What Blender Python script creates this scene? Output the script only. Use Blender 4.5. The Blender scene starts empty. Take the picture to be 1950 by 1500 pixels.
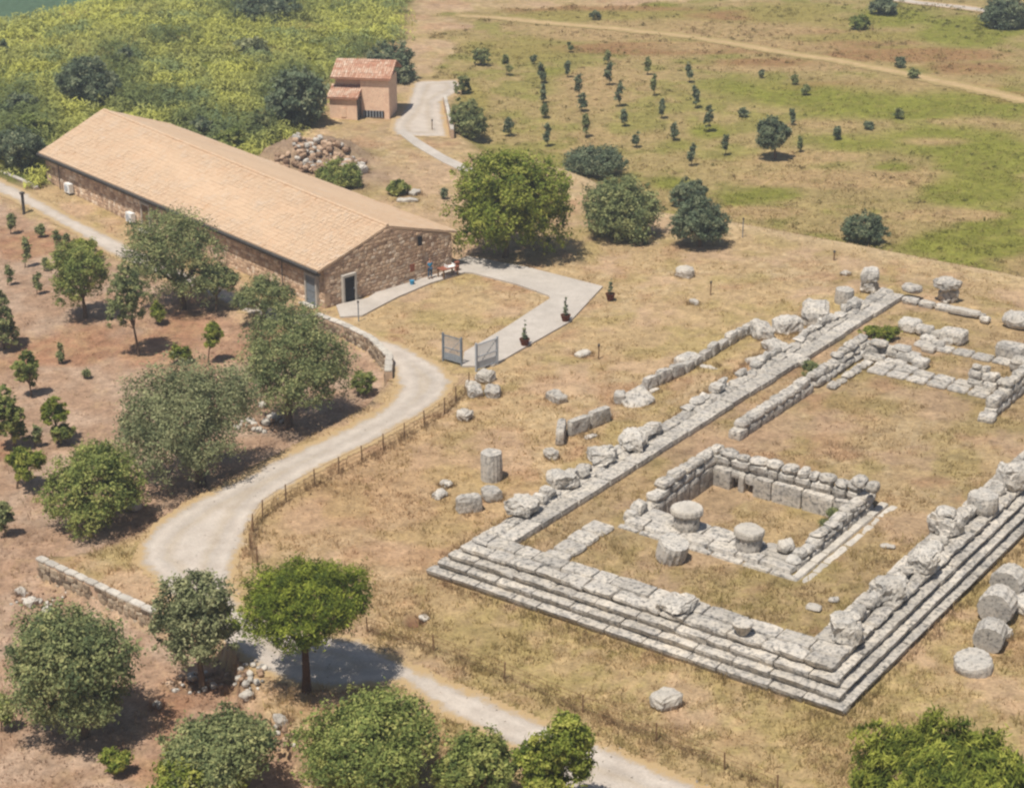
import bpy, math, random
import numpy as np
from mathutils import Vector, noise as mnoise

R = math.radians
scene = bpy.context.scene
col = scene.collection

# ------------------------------------------------------------------ camera
F_PX, PITCH, CAM_H = 3455.0, R(21.887), 46.26
CP, SP = math.cos(PITCH), math.sin(PITCH)
cam_d = bpy.data.cameras.new('camera')
cam = bpy.data.objects.new('camera', cam_d)
col.objects.link(cam)
cam.location = (0, 0, CAM_H)
cam.rotation_euler = (R(90) - PITCH, 0, 0)
cam_d.sensor_width = 36
cam_d.lens = F_PX / 1950 * 36
cam_d.clip_start = 1
cam_d.clip_end = 20000
scene.camera = cam

# ------------------------------------------------------------------ sky, sun, exposure
SUN_EL = R(66)
SUN_AZ = (-0.55, -0.83)                 # horizontal direction towards the sun
n_ = math.hypot(*SUN_AZ); SUN_AZ = (SUN_AZ[0] / n_, SUN_AZ[1] / n_)
world = bpy.data.worlds.new('World'); scene.world = world
world.use_nodes = True
nt = world.node_tree; nt.nodes.clear()
sky = nt.nodes.new('ShaderNodeTexSky'); sky.sky_type = 'NISHITA'
sky.sun_disc = False
sky.sun_elevation = SUN_EL
sky.sun_rotation = math.atan2(SUN_AZ[0], SUN_AZ[1])
bg = nt.nodes.new('ShaderNodeBackground'); bg.inputs[1].default_value = 0.075
wo = nt.nodes.new('ShaderNodeOutputWorld')
nt.links.new(sky.outputs[0], bg.inputs[0]); nt.links.new(bg.outputs[0], wo.inputs[0])
sd_ = bpy.data.lights.new('sun', 'SUN'); sd_.energy = 4.9; sd_.angle = R(0.55)
sd_.color = (1.0, 0.965, 0.90)
sun = bpy.data.objects.new('sun', sd_); col.objects.link(sun)
sv = Vector((SUN_AZ[0] * math.cos(SUN_EL), SUN_AZ[1] * math.cos(SUN_EL), math.sin(SUN_EL)))
sun.rotation_euler = sv.to_track_quat('Z', 'Y').to_euler()
sun.location = (-60, 60, 120)
scene.view_settings.view_transform = 'Standard'
scene.view_settings.look = 'None'
scene.view_settings.exposure = 0.17
scene.view_settings.gamma = 1
scene.view_settings.use_curve_mapping = False
scene.render.engine = 'CYCLES'
scene.cycles.use_denoising = True
scene.cycles.max_bounces = 6
scene.cycles.transparent_max_bounces = 4
scene.cycles.filter_width = 2.4

# ------------------------------------------------------------------ numbers
rnd = random.Random(7)
rng = np.random.default_rng(7)

def S(r, g, b, k=0.70):
    """photo colour (sRGB 0-255) of a sunlit surface -> base colour"""
    o = []
    for c in (r, g, b):
        c /= 255
        o.append((c / 12.92 if c < .04045 else ((c + .055) / 1.055) ** 2.4) * k)
    return tuple(o)

def _hash(ix, iy, s):
    h = (ix.astype(np.int64) * 374761393 + iy.astype(np.int64) * 668265263 + s * 1442695041) & 0xffffffff
    h = ((h ^ (h >> 13)) * 1274126177) & 0xffffffff
    return ((h ^ (h >> 16)) & 0xffff) / 65535.0

def vnoise(x, y, f, s=0):
    x = np.asarray(x, float) * f; y = np.asarray(y, float) * f
    ix = np.floor(x); iy = np.floor(y); fx = x - ix; fy = y - iy
    fx = fx * fx * (3 - 2 * fx); fy = fy * fy * (3 - 2 * fy)
    a = _hash(ix, iy, s); b = _hash(ix + 1, iy, s); c = _hash(ix, iy + 1, s); d = _hash(ix + 1, iy + 1, s)
    return (a * (1 - fx) + b * fx) * (1 - fy) + (c * (1 - fx) + d * fx) * fy

def fbm(x, y, f, s=0, o=4):
    t = 0; a = .5; n = 0
    for i in range(o):
        t = t + a * vnoise(x, y, f * 2 ** i, s + i * 17); n += a; a *= .55
    return t / n

def sstep(a, b, x):
    t = np.clip((np.asarray(x, float) - a) / (b - a), 0, 1)
    return t * t * (3 - 2 * t)

def flat(px, py, z=0.0):
    """where the sight line through a photograph pixel meets height z"""
    dx = (px - 975.0) / F_PX; dy = -(py - 750.0) / F_PX
    t = (CAM_H - z) / (SP - dy * CP)
    return dx * t, (CP + dy * SP) * t

def project(x, y, z):
    w = y * CP - (z - CAM_H) * SP
    return 975 + F_PX * x / w, 750 - F_PX * (y * SP + (z - CAM_H) * CP) / w

def poly_flat(pts, z=0.0):
    return np.array([flat(a, b, z) for a, b in pts])

def poly_sd(P, x, y):
    """signed distance to polygon, negative inside; also nearest point"""
    x = np.asarray(x, float); y = np.asarray(y, float)
    best = np.full(x.shape, 1e18); nx = np.zeros(x.shape); ny = np.zeros(x.shape)
    ins = np.zeros(x.shape, bool)
    n = len(P)
    for i in range(n):
        ax, ay = P[i]; bx, by = P[(i + 1) % n]
        ex, ey = bx - ax, by - ay
        t = np.clip(((x - ax) * ex + (y - ay) * ey) / (ex * ex + ey * ey + 1e-12), 0, 1)
        qx, qy = ax + t * ex, ay + t * ey
        d = (x - qx) ** 2 + (y - qy) ** 2
        m = d < best
        best = np.where(m, d, best); nx = np.where(m, qx, nx); ny = np.where(m, qy, ny)
        cr = ((ay > y) != (by > y)) & (x < (bx - ax) * (y - ay) / ((by - ay) if by != ay else 1e-12) + ax)
        ins ^= cr
    d = np.sqrt(best)
    return np.where(ins, -d, d), nx, ny

def line_d(pts, x, y):
    best = np.full(np.shape(x), 1e18)
    for (ax, ay), (bx, by) in zip(pts[:-1], pts[1:]):
        ex, ey = bx - ax, by - ay
        t = np.clip(((x - ax) * ex + (y - ay) * ey) / (ex * ex + ey * ey + 1e-12), 0, 1)
        best = np.minimum(best, (x - ax - t * ex) ** 2 + (y - ay - t * ey) ** 2)
    return np.sqrt(best)

# ------------------------------------------------------------------ plan of the place (world polygons)
TA = np.array(flat(810, 1097))                       # near left foot of the temple steps
TU = np.array([.8154, -.5788]); TV = np.array([.5788, .8154])
TROT = math.atan2(TU[1], TU[0])
def tloc(px, py, z):                                  # photograph pixel at height z -> temple coordinates
    w = np.array(flat(px, py, z)) - TA
    return float(w @ TU), float(w @ TV)
def t2w(u, v):
    w = TA + u * TU + v * TV
    return float(w[0]), float(w[1])

ORCHARD = poly_flat([(-300, 330), (0, 388), (60, 415), (150, 462), (225, 505), (350, 555), (450, 600), (540, 632), (596, 612),
                     (606, 606), (660, 631), (712, 658), (744, 692), (742, 724), (700, 770), (620, 815), (540, 855), (440, 905), (350, 955), (275, 1008),
                     (180, 1050), (78, 1062), (180, 1112), (300, 1166), (400, 1200), (450, 1240), (470, 1330), (540, 1375),
                     (600, 1450), (640, 1620), (-500, 1620)])
ROAD = poly_flat([(-150, 285), (0, 352), (60, 380), (150, 425), (245, 468), (350, 515), (470, 565), (560, 600), (600, 592), (655, 610),
                  (720, 642), (790, 668), (845, 700), (864, 722), (854, 752), (800, 792), (700, 848), (600, 900), (525, 945),
                  (492, 978), (474, 1015), (455, 1060), (440, 1110), (470, 1165), (560, 1200), (680, 1216), (745, 1246),
                  (830, 1288), (960, 1343), (1090, 1396), (1230, 1452), (1350, 1505), (1480, 1570), (1010, 1620), (1050, 1470), (980, 1425),
                  (860, 1368), (760, 1300), (640, 1312), (540, 1300), (450, 1250), (370, 1180), (312, 1130), (290, 1100),
                  (262, 1070), (266, 1040), (292, 1003), (350, 965), (430, 922), (520, 876), (600, 842), (690, 800), (742, 765), (757, 735),
                  (745, 700), (712, 664), (650, 628), (600, 612), (540, 625), (450, 590), (350, 545), (225, 495), (150, 452),
                  (60, 405), (0, 378), (-150, 310)])
PATH = poly_flat([(640, 583), (700, 570), (735, 545), (790, 526), (866, 500), (890, 491), (1000, 511), (1148, 548), (1085, 616),
                  (1010, 658), (940, 699), (880, 700), (884, 673), (960, 628), (1052, 569), (985, 545), (890, 520), (820, 541),
                  (760, 566), (690, 603), (648, 606)])
YARD = poly_flat([(742, 228), (772, 190), (788, 146), (872, 140), (884, 156), (842, 182), (854, 246), (800, 246), (752, 244)], 1.1)
LINKP = poly_flat([(768, 238), (800, 258), (850, 286), (908, 312), (905, 324), (842, 297), (788, 267), (756, 244)], .8)
BANK = [flat(*p) for p in [(845, 182), (862, 252), (920, 296), (1010, 300), (1110, 335), (1240, 400), (1390, 420), (1600, 458), (1760, 490), (1950, 525), (2300, 600)]]
BANKP = np.array([flat(845, 30)] + BANK + [flat(2600, 500), (400, 400)])
MOUNDS = [(*flat(537, 306, 1.2), 2.6, 2.3), (*flat(625, 288, 1.2), 3.6, 1.9), (*flat(590, 310, 1.0), 2.2, .9), (*flat(690, 335, .6), 2.4, .4)]
VAL_P, VAL_Q = np.array(flat(40, 48, 3.0)), np.array(flat(275, -6, 3.0))

def height(x, y):
    x = np.asarray(x, float); y = np.asarray(y, float)
    h = 3.0 * sstep(140, 235, y) * sstep(5, -55, x)
    h = h + .16 * (fbm(x, y, .09, 3, 3) - .5) * sstep(60, 110, y)
    sd, _, _ = poly_sd(ORCHARD, x, y)
    h = h - (1.0 * sstep(138, 112, y) + .12) * sstep(-.02, -.40, sd)
    bd, _, _ = poly_sd(BANKP, x, y)
    h = h - 1.3 * sstep(.6, -3.0, bd) * sstep(215, 180, y)
    h = h + .35 * (fbm(x, y, .05, 9, 3) - .5) * sstep(150, 190, y)
    # brow of the hill, valley behind it
    d = VAL_Q - VAL_P; L = np.hypot(*d); nrm = np.array([-d[1], d[0]]) / L
    vd = (x - VAL_P[0]) * nrm[0] + (y - VAL_P[1]) * nrm[1] + 5 * (fbm(x, y, .06, 4, 2) - .5)
    h = h - 13 * sstep(0, 30, vd)
    # earth inside the temple
    u = (x - TA[0]) * TU[0] + (y - TA[1]) * TU[1]; v = (x - TA[0]) * TV[0] + (y - TA[1]) * TV[1]
    ins = sstep(1.4, 2.6, u) * sstep(23.6, 22.4, u) * sstep(1.3, 2.5, v) * sstep(56.5, 54.5, v)
    h = h * (1 - ins) + ins * (1.32 + .06 * (fbm(x, y, .6, 5, 2) - .5))
    rin = sstep(6.35, 6.65, u) * sstep(17.4, 17.1, u) * sstep(10.5, 10.9, v) * sstep(20.1, 19.8, v)
    h = h - 1.15 * rin
    # bank of earth against the far left of the temple
    h = h + .7 * sstep(22, 40, v) * sstep(64, 58, v) * sstep(-7, -.5, u) * sstep(2.4, 1.2, u)
    h = h + .9 * sstep(54, 56, v) * sstep(64, 58, v) * sstep(0, 2, u) * sstep(28, 20, u) * (1 - ins)
    for mx, my, mr, mh in MOUNDS:
        e = ((x - mx) ** 2 + (y - my) ** 2) / mr ** 2
        h = h + mh * np.exp(-e * e) * (.6 + .8 * fbm(x, y, .7, 71, 3))
    # small hollow dug beside the lower road
    hx, hy = flat(790, 1178)
    h = h - .55 * np.exp(-(((x - hx) / .55) ** 2 + ((y - hy) / .6) ** 2))
    return h

def hz(x, y):
    return float(height(np.array([x]), np.array([y]))[0])

def G(px, py):
    """ground point seen at a photograph pixel"""
    z = 0.0
    for _ in range(14):
        x, y = flat(px, py, z)
        z += .6 * (hz(x, y) - z)
    return x, y, hz(x, y)

def px_scale(x, y, z):
    return F_PX / (y * CP - (z - CAM_H) * SP)

# base colours of the ground ---------------------------------------------------
C_DRY, C_PALE, C_RED, C_OLV = S(200, 170, 126), S(216, 188, 146), S(192, 152, 116), S(178, 158, 100)
C_SOIL, C_SOILP = S(184, 150, 122), S(196, 166, 140)
C_HILL, C_HILLD = S(122, 122, 44), S(100, 108, 50)
C_GREEN, C_FBRN, C_FOLV = S(143, 142, 62), S(190, 160, 114), S(166, 150, 86)
C_VAL = S(92, 116, 88); C_FRED = S(170, 132, 90)
BLOBS = [  # photograph position and radius of patches in the far field
    (1250, 130, 60, 12, 0, .5), (1060, 140, 60, 20, 0, .5), (1350, 250, 60, 22, 0, .8), (1400, 380, 60, 22, 0, .6), (1280, 350, 60, 18, 0, .7), (1750, 510, 200, 30, 0, .9), (1920, 190, 60, 60, 0, .7), (1560, 180, 160, 24, 0, .9), (1700, 35, 90, 25, 0, .9), (1480, 25, 120, 14, 0, .6), (1250, 12, 60, 10, 0, .8),
    (1400, 45, 300, 16, 2, 1.1), (1150, 20, 220, 14, 3, .9), (1750, 105, 220, 16, 3, 1.0), (1500, 128, 260, 10, 1, 1.0), (1880, 300, 120, 40, 0, 1.1), (1700, 320, 60, 12, 0, .8), (1900, 420, 90, 30, 0, .9), (1780, 210, 200, 22, 0, 1.0), (1300, 92, 330, 13, 3, 1.1), (1700, 165, 260, 14, 3, .9), (1880, 185, 120, 16, 3, .9), (1200, 30, 300, 12, 2, 1.0), (1650, 70, 200, 12, 2, 1.0), (1450, 60, 200, 8, 3, .8), (1560, 345, 200, 16, 1, .9), (1250, 95, 160, 12, 3, .9), (1100, 72, 120, 12, 3, .7), (1450, 120, 140, 12, 3, .7), (1850, 130, 140, 22, 3, .6), (1640, 85, 160, 16, 3, .6), (1400, 30, 120, 14, 3, .7),
    (1650, 190, 330, 45, 0, .8), (1420, 165, 170, 30, 0, .55), (1800, 270, 220, 45, 0, .7), (1620, 275, 120, 28, 0, .7), (1850, 360, 130, 34, 0, 1), (1860, 465, 160, 36, 0, 1),
    (1460, 370, 100, 22, 0, .7), (1300, 275, 90, 30, 0, .5), (1840, 62, 120, 34, 0, 1.1), (1010, 185, 50, 60, 0, .35), (1560, 300, 130, 25, 0, .4),
    (1520, 300, 150, 16, 1, .9), (1600, 340, 260, 22, 1, .9), (1450, 405, 120, 16, 1, .8), (1800, 410, 150, 14, 1, .9), (1130, 175, 130, 70, 1, .55),
    (1780, 270, 120, 14, 1, .5), (1300, 55, 420, 26, 1, .7), (1150, 70, 140, 14, 1, .8), (1400, 90, 300, 18, 1, .6), (1750, 160, 260, 30, 1, .55), (830, 60, 90, 60, 1, .5),
    (1000, 95, 160, 30, 2, .8), (900, 200, 50, 60, 2, .8), (1500, 25, 120, 25, 2, .8), (1350, 130, 200, 20, 2, .4)]

def ground_col(x, y):
    x = np.asarray(x, float); y = np.asarray(y, float)
    h = height(x, y)
    px, py = project(x, y, h)
    def mix(a, b, t):
        t = np.clip(t, 0, 1)[:, None]
        return a * (1 - t) + np.asarray(b) * t
    n1 = fbm(x, y, .12, 11); n2 = fbm(x, y, .45, 12); n3 = fbm(x, y, 1.6, 13, 3)
    c = np.tile(np.array(C_DRY), (len(x), 1))
    c = mix(c, C_PALE, sstep(.48, .72, n1 * .5 + n3 * .5))
    c = mix(c, C_RED, sstep(.5, .68, n2 * .6 + n1 * .4) * .75)
    c = mix(c, C_OLV, sstep(.50, .66, fbm(x, y, .3, 21)) * .55)
    front = sstep(98, 80, y) * sstep(-8, 2, x)
    c = mix(c, C_OLV, front * (.22 + .75 * sstep(.45, .66, n3)) * .7)
    bare = sstep(.55, .68, fbm(x, y, .25, 91, 4)); c = mix(c, S(206, 172, 138), bare * .7)
    c = c * (.90 + .2 * fbm(x, y, .07, 93, 2))[:, None]
    # reddish earth between road and temple
    ex, ey = flat(700, 930); c = mix(c, C_RED, .55 * np.exp(-((x - ex) ** 2 / 80 + (y - ey) ** 2 / 120)))
    ex, ey = flat(790, 1178); c = mix(c, S(128, 92, 70), .95 * np.exp(-(((x - ex) / .6) ** 4 + ((y - ey) / .7) ** 4)))  # dug soil tone that also paints in the hollow's missing shade
    sd, _, _ = poly_sd(ORCHARD, x, y)
    sn = sstep(.7, -.9, sd + 1.2 * (n3 - .5))
    soil = mix(np.tile(np.array(C_SOIL), (len(x), 1)), C_SOILP, sstep(.4, .7, n2))
    soil = mix(soil, S(176, 128, 96), sstep(.5, .7, n1) * .8)
    soil = mix(soil, C_DRY, sstep(.52, .72, n3 * .6 + n1 * .4) * .35)
    c = c * (1 - sn[:, None]) + soil * sn[:, None]
    for mx, my, mr, mh in MOUNDS:
        c = mix(c, np.array(S(178, 150, 124)) * (.6 + .6 * n3[:, None]), np.exp(-((x - mx) ** 2 + (y - my) ** 2) / (mr * 1.25) ** 2) * .95)
    # far field
    bd, _, _ = poly_sd(BANKP, x, y)
    fm = sstep(.3, -1.5, bd + .8 * (n3 - .5) + 14 * (n1 - .5) * sstep(190, 225, y))
    f = np.tile(np.array(S(180, 157, 106)), (len(x), 1))
    f = mix(f, C_FBRN, sstep(.46, .62, n1) * .6); f = mix(f, S(152, 146, 76), sstep(.50, .64, fbm(x, y, .22, 61)) * .75)
    for bx, by, rx, ry, k, w in BLOBS:
        g = np.exp(-(((px - bx) / rx) ** 2 + ((py - by) / ry) ** 2) * 1.2) * w
        g = sstep(.24, .62, g * (.5 + 1.0 * fbm(x, y, .14, 40 + k, 4)))
        f = mix(f, (C_GREEN, C_FBRN, C_FOLV, C_FRED)[k], g * .95)
    f = mix(f, S(150, 135, 78), sstep(.55, .72, n3) * .45)
    c = c * (1 - fm[:, None]) + f * fm[:, None]
    # bright worn edge of the plateau
    ed = line_d(BANK[3:], x, y)
    c = mix(c, C_PALE, np.exp(-(ed / 2.5) ** 2) * (bd > -.5) * .8)
    # hillside of yellow-green plants
    hl = [(-400, 200), (0, 320), (75, 330), (195, 300), (480, 285), (600, 205), (640, 120), (760, 60), (800, -60), (-400, -200)]
    HP = np.array([flat(a, max(b, -100), 2.0) for a, b in hl])
    hd, _, _ = poly_sd(HP, x, y)
    hm = sstep(1.5, -1.5, hd + 3 * (n2 - .5)) 
    hill = mix(np.tile(np.array(C_HILL), (len(x), 1)), C_HILLD, sstep(.45, .65, n2))
    hill = mix(hill, S(176, 160, 92), sstep(.60, .72, n1) * .7)
    c = c * (1 - hm[:, None]) + hill * hm[:, None]
    vm = sstep(-1.0, -5.0, h) * sstep(180, 220, y) 
    c = mix(c, C_VAL, vm)
    ti = sstep(2.4, 3.2, (x - TA[0]) * TU[0] + (y - TA[1]) * TU[1]) * sstep(3, 4, (x - TA[0]) * TV[0] + (y - TA[1]) * TV[1]) * sstep(55, 53, (x - TA[0]) * TV[0] + (y - TA[1]) * TV[1]) * sstep(23, 22, (x - TA[0]) * TU[0] + (y - TA[1]) * TU[1])
    c = c * (.99 - .15 * ti[:, None])                   # trodden darker straw inside the temple
    return c, hm * (1 - vm), fm, sn

# ------------------------------------------------------------------ materials
def new_mat(name, rough=.9, spec=.2):
    m = bpy.data.materials.new(name); m.use_nodes = True
    t = m.node_tree
    b = t.nodes['Principled BSDF']
    b.inputs['Roughness'].default_value = rough
    b.inputs['Specular IOR Level'].default_value = spec
    return m, t, b

def nd(t, kind, **kw):
    n = t.nodes.new(kind)
    for k, v in kw.items():
        setattr(n, k, v)
    return n

def noise(t, vec, scale, detail=4, rough=.6):
    n = nd(t, 'ShaderNodeTexNoise'); n.inputs['Scale'].default_value = scale
    n.inputs['Detail'].default_value = detail; n.inputs['Roughness'].default_value = rough
    t.links.new(vec, n.inputs['Vector'])
    return n.outputs['Fac']

def ramp(t, fac, stops):
    r = nd(t, 'ShaderNodeValToRGB'); t.links.new(fac, r.inputs[0])
    e = r.color_ramp.elements
    while len(e) < len(stops): e.new(.5)
    for q, (p, c) in zip(e, stops):
        q.position = p; q.color = (*c, 1) if len(c) == 3 else c
    return r.outputs[0]

def mixc(t, a, b, fac, mode='MIX'):
    m = nd(t, 'ShaderNodeMix', data_type='RGBA', blend_type=mode)
    for s, v in ((6, a), (7, b), (0, fac)):
        if isinstance(v, (tuple, list)): m.inputs[s].default_value = (*v[:3], 1)
        elif isinstance(v, (int, float)): m.inputs[s].default_value = v
        else: t.links.new(v, m.inputs[s])
    return m.outputs[2]

def position(t):
    return nd(t, 'ShaderNodeNewGeometry').outputs['Position']

def bump(t, b, fac, strength, dist):
    n = nd(t, 'ShaderNodeBump'); n.inputs['Strength'].default_value = strength; n.inputs['Distance'].default_value = dist
    t.links.new(fac, n.inputs['Height']); t.links.new(n.outputs[0], b.inputs['Normal'])

def grey(v): return (v, v, v)

def ground_material():
    m, t, b = new_mat('ground_earth_and_grass', 1, .05)
    p = position(t)
    a = nd(t, 'ShaderNodeAttribute', attribute_name='Col').outputs['Color']
    n1 = noise(t, p, 1.1, 6, .65); n2 = noise(t, p, 5.0, 5, .7); n3 = noise(t, p, .22, 4)
    c = mixc(t, a, ramp(t, n1, [(.3, grey(.66)), (.55, grey(1)), (.75, grey(1.28))]), 1, 'MULTIPLY')
    c = mixc(t, c, ramp(t, n2, [(.3, grey(.62)), (.5, grey(1)), (.72, grey(1.3))]), 1, 'MULTIPLY')
    c = mixc(t, c, ramp(t, n3, [(.3, grey(.90)), (.7, grey(1.1))]), 1, 'MULTIPLY')
    t.links.new(c, b.inputs['Base Color'])
    bump(t, b, n2, .6, .12)
    return m

def gravel_material(name, base, pale, edge):
    m, t, b = new_mat(name, 1, .05)
    p = position(t)
    e = nd(t, 'ShaderNodeAttribute', attribute_name='edge').outputs['Fac']
    n1 = noise(t, p, .9, 5, .65); n2 = noise(t, p, 9, 4, .7); n3 = noise(t, p, .3, 3)
    c = mixc(t, base, pale, ramp(t, n1, [(.35, grey(0)), (.65, grey(1))]))
    c = mixc(t, c, ramp(t, n2, [(.3, grey(.82)), (.5, grey(1)), (.75, grey(1.12))]), 1, 'MULTIPLY')
    c = mixc(t, c, ramp(t, n3, [(.35, grey(.92)), (.7, grey(1.06))]), 1, 'MULTIPLY')
    if edge:
        di = nd(t, 'ShaderNodeAttribute', attribute_name='dist').outputs['Fac']
        rt = nd(t, 'ShaderNodeMath', operation='MULTIPLY_ADD'); t.links.new(noise(t, p, .7, 3), rt.inputs[0]); rt.inputs[1].default_value = .9; t.links.new(di, rt.inputs[2])
        ru = nd(t, 'ShaderNodeMath', operation='MULTIPLY'); t.links.new(rt.outputs[0], ru.inputs[0]); ru.inputs[1].default_value = .33
        c = mixc(t, c, ramp(t, ru.outputs[0], [(.25, grey(.88)), (.42, grey(1.08)), (.60, grey(.93)), (.72, (.93, .90, .84)), (.9, grey(1.05))]), 1, 'MULTIPLY')
        ad = nd(t, 'ShaderNodeMath', operation='ADD'); t.links.new(e, ad.inputs[0])
        sb = nd(t, 'ShaderNodeMath', operation='MULTIPLY_ADD'); t.links.new(noise(t, p, 1.6, 6, .75), sb.inputs[0]); sb.inputs[1].default_value = 1.5; sb.inputs[2].default_value = -.75
        t.links.new(sb.outputs[0], ad.inputs[1])
        c = mixc(t, edge, c, ramp(t, ad.outputs[0], [(.15, grey(0)), (.6, grey(1))]))
    t.links.new(c, b.inputs['Base Color'])
    bump(t, b, n2, .4, .05)
    return m

def stone_material(name, pale, mid, dark, scale=1.0, dark_amt=.5, bumpd=.06):
    """weathered limestone: cream, grey bloom, dark lichen in blotches"""
    m, t, b = new_mat(name, .95, .1)
    p = position(t)
    oi = nd(t, 'ShaderNodeObjectInfo').outputs['Random']
    at = nd(t, 'ShaderNodeAttribute', attribute_name='tint').outputs['Fac']
    n1 = noise(t, p, 1.3 * scale, 6, .68); n2 = noise(t, p, 4.5 * scale, 6, .72); n3 = noise(t, p, .55 * scale, 3)
    c = mixc(t, pale, mid, ramp(t, n1, [(.35, grey(0)), (.62, grey(1))]))
    lo = .60 - .2 * dark_amt
    c = mixc(t, c, dark, ramp(t, n2, [(lo, grey(0)), (lo + .16, grey(.9))]))
    c = mixc(t, c, dark, ramp(t, n3, [(.52, grey(0)), (.75, grey(.45))]))
    c = mixc(t, c, ramp(t, oi, [(0, grey(.84)), (1, grey(1.12))]), 1, 'MULTIPLY')
    t.links.new(c, b.inputs['Base Color'])
    bump(t, b, n2, .8, bumpd)
    return m

def tint_material(name, stops, noise_scale=6, rough=.95, amt=.25, translucent=0, bumpd=0.0):
    """colour from the per-piece 'tint' attribute, with fine mottling"""
    m, t, b = new_mat(name, rough, .1)
    p = position(t)
    at = nd(t, 'ShaderNodeAttribute', attribute_name='tint').outputs['Fac']
    c = ramp(t, at, stops)
    n = noise(t, p, noise_scale, 4, .65)
    c = mixc(t, c, ramp(t, n, [(.3, grey(1 - amt)), (.7, grey(1 + amt))]), 1, 'MULTIPLY')
    t.links.new(c, b.inputs['Base Color'])
    if bumpd: bump(t, b, n, .7, bumpd)
    if translucent:
        tr = nd(t, 'ShaderNodeBsdfTranslucent'); t.links.new(c, tr.inputs[0])
        ms = nd(t, 'ShaderNodeMixShader'); ms.inputs[0].default_value = translucent
        t.links.new(b.outputs[0], ms.inputs[1]); t.links.new(tr.outputs[0], ms.inputs[2])
        t.links.new(ms.outputs[0], t.nodes['Material Output'].inputs[0])
    return m

def attr_col_material(name, translucent=.3):
    m, t, b = new_mat(name, 1, .05)
    a = nd(t, 'ShaderNodeAttribute', attribute_name='Col').outputs['Color']
    t.links.new(a, b.inputs['Base Color'])
    tr = nd(t, 'ShaderNodeBsdfTranslucent'); t.links.new(a, tr.inputs[0])
    ms = nd(t, 'ShaderNodeMixShader'); ms.inputs[0].default_value = translucent
    t.links.new(b.outputs[0], ms.inputs[1]); t.links.new(tr.outputs[0], ms.inputs[2])
    t.links.new(ms.outputs[0], t.nodes['Material Output'].inputs[0])
    return m

def plain(name, c, rough=.8, spec=.2, nscale=8, amt=.15, metal=0):
    m, t, b = new_mat(name, rough, spec)
    n = noise(t, position(t), nscale, 4)
    t.links.new(mixc(t, c, ramp(t, n, [(.3, grey(1 - amt)), (.7, grey(1 + amt))]), 1, 'MULTIPLY'), b.inputs['Base Color'])
    b.inputs['Metallic'].default_value = metal
    return m

def brick_material(name):
    m, t, b = new_mat(name, .95, .1)
    p = position(t)
    n = noise(t, p, 2.2, 5); n2 = noise(t, p, 9, 3)
    c = ramp(t, n, [(.3, S(212, 172, 144, 1.0)), (.55, S(228, 194, 164, 1.0)), (.75, S(220, 182, 152, 1.0))])
    c = mixc(t, c, ramp(t, n2, [(.3, grey(.82)), (.7, grey(1.12))]), 1, 'MULTIPLY')
    t.links.new(c, b.inputs['Base Color'])
    return m

M = {}
M['ground'] = ground_material()
M['gravel'] = gravel_material('pale_road_gravel', S(203, 188, 172), S(216, 202, 186), C_DRY)
M['track'] = gravel_material('worn_dirt', S(196, 166, 120), S(210, 180, 134), S(180, 157, 106))
M['concrete'] = gravel_material('pale_path_concrete', S(204, 192, 178), S(216, 204, 190), None)
M['temple'] = stone_material('temple_limestone', S(230, 217, 198), S(206, 197, 185), S(106, 104, 102), .9, .62)
M['temple_dark'] = stone_material('lichen_limestone', S(232, 220, 203), S(212, 204, 192), S(118, 115, 112), 1.2, .55)
M['pale_stone'] = stone_material('pale_fieldstone', S(232, 220, 202), S(212, 202, 188), S(132, 124, 114), 1.2, .3)
M['wall_stone'] = tint_material('rubble_wall_stone', [(0, S(150, 124, 104, 1.05)), (.35, S(182, 154, 128, 1.05)), (.65, S(200, 172, 142, 1.05)), (1, S(212, 194, 172, 1.05))], 5, .95, .22, 0, .03)
M['mortar'] = plain('earthy_mortar', S(182, 154, 128, 1.0), .95, .05, 3, .2)
M['pinkish'] = stone_material('earthy_stone', S(196, 164, 134), S(168, 136, 110), S(100, 82, 70), 1.2, .5)
M['field_wall'] = tint_material('field_wall_stone', [(0, S(112, 98, 84)), (.5, S(170, 148, 122)), (1, S(208, 190, 164))], 5, .95, .25, 0, .04)
M['tile_main'] = tint_material('sandy_roof_tile', [(0, S(212, 166, 122, .60)), (.3, S(237, 200, 164, .62)), (.7, S(241, 207, 171, .62)), (1, S(241, 212, 182, .62))], 2.0, .9, .05)
M['tile_hut'] = tint_material('red_roof_tile', [(0, S(166, 112, 88, .75)), (.4, S(198, 146, 118, .75)), (.7, S(220, 180, 152, .75)), (1, S(236, 212, 186, .75))], 3, .9, .2)
M['brick'] = brick_material('orange_brickwork')
M['gutter'] = plain('dark_gutter_metal', (.055, .05, .045), .6, .3, 3, .3)
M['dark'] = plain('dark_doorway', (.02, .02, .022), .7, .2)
M['white'] = plain('white_paint', (.72, .70, .66), .7, .2, 3, .08)
M['plaster'] = plain('old_plaster', S(206, 196, 182), .9, .1, 3, .15)
M['steel'] = plain('grey_gate_steel', (.16, .18, .20), .5, .4, 4, .2)
M['mesh_metal'] = plain('galvanised_bars', (.36, .38, .40), .5, .4, 4, .15)
M['wood'] = plain('weathered_wood', S(140, 110, 80), .9, .1, 6, .25)
M['wire'] = plain('rusty_wire', S(130, 96, 66), .8, .2)
M['pot'] = plain('terracotta_pot', S(110, 62, 44), .85, .1)
M['earth'] = plain('potting_earth', S(80, 60, 45), 1, .05)
M['shirt'] = plain('teal_blue_cloth', S(66, 138, 172, .9), .9, .1)
M['trouser'] = plain('navy_cloth', S(62, 96, 124, .8), .9, .1)
M['skin'] = plain('skin', S(190, 140, 110), .6, .3)
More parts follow.
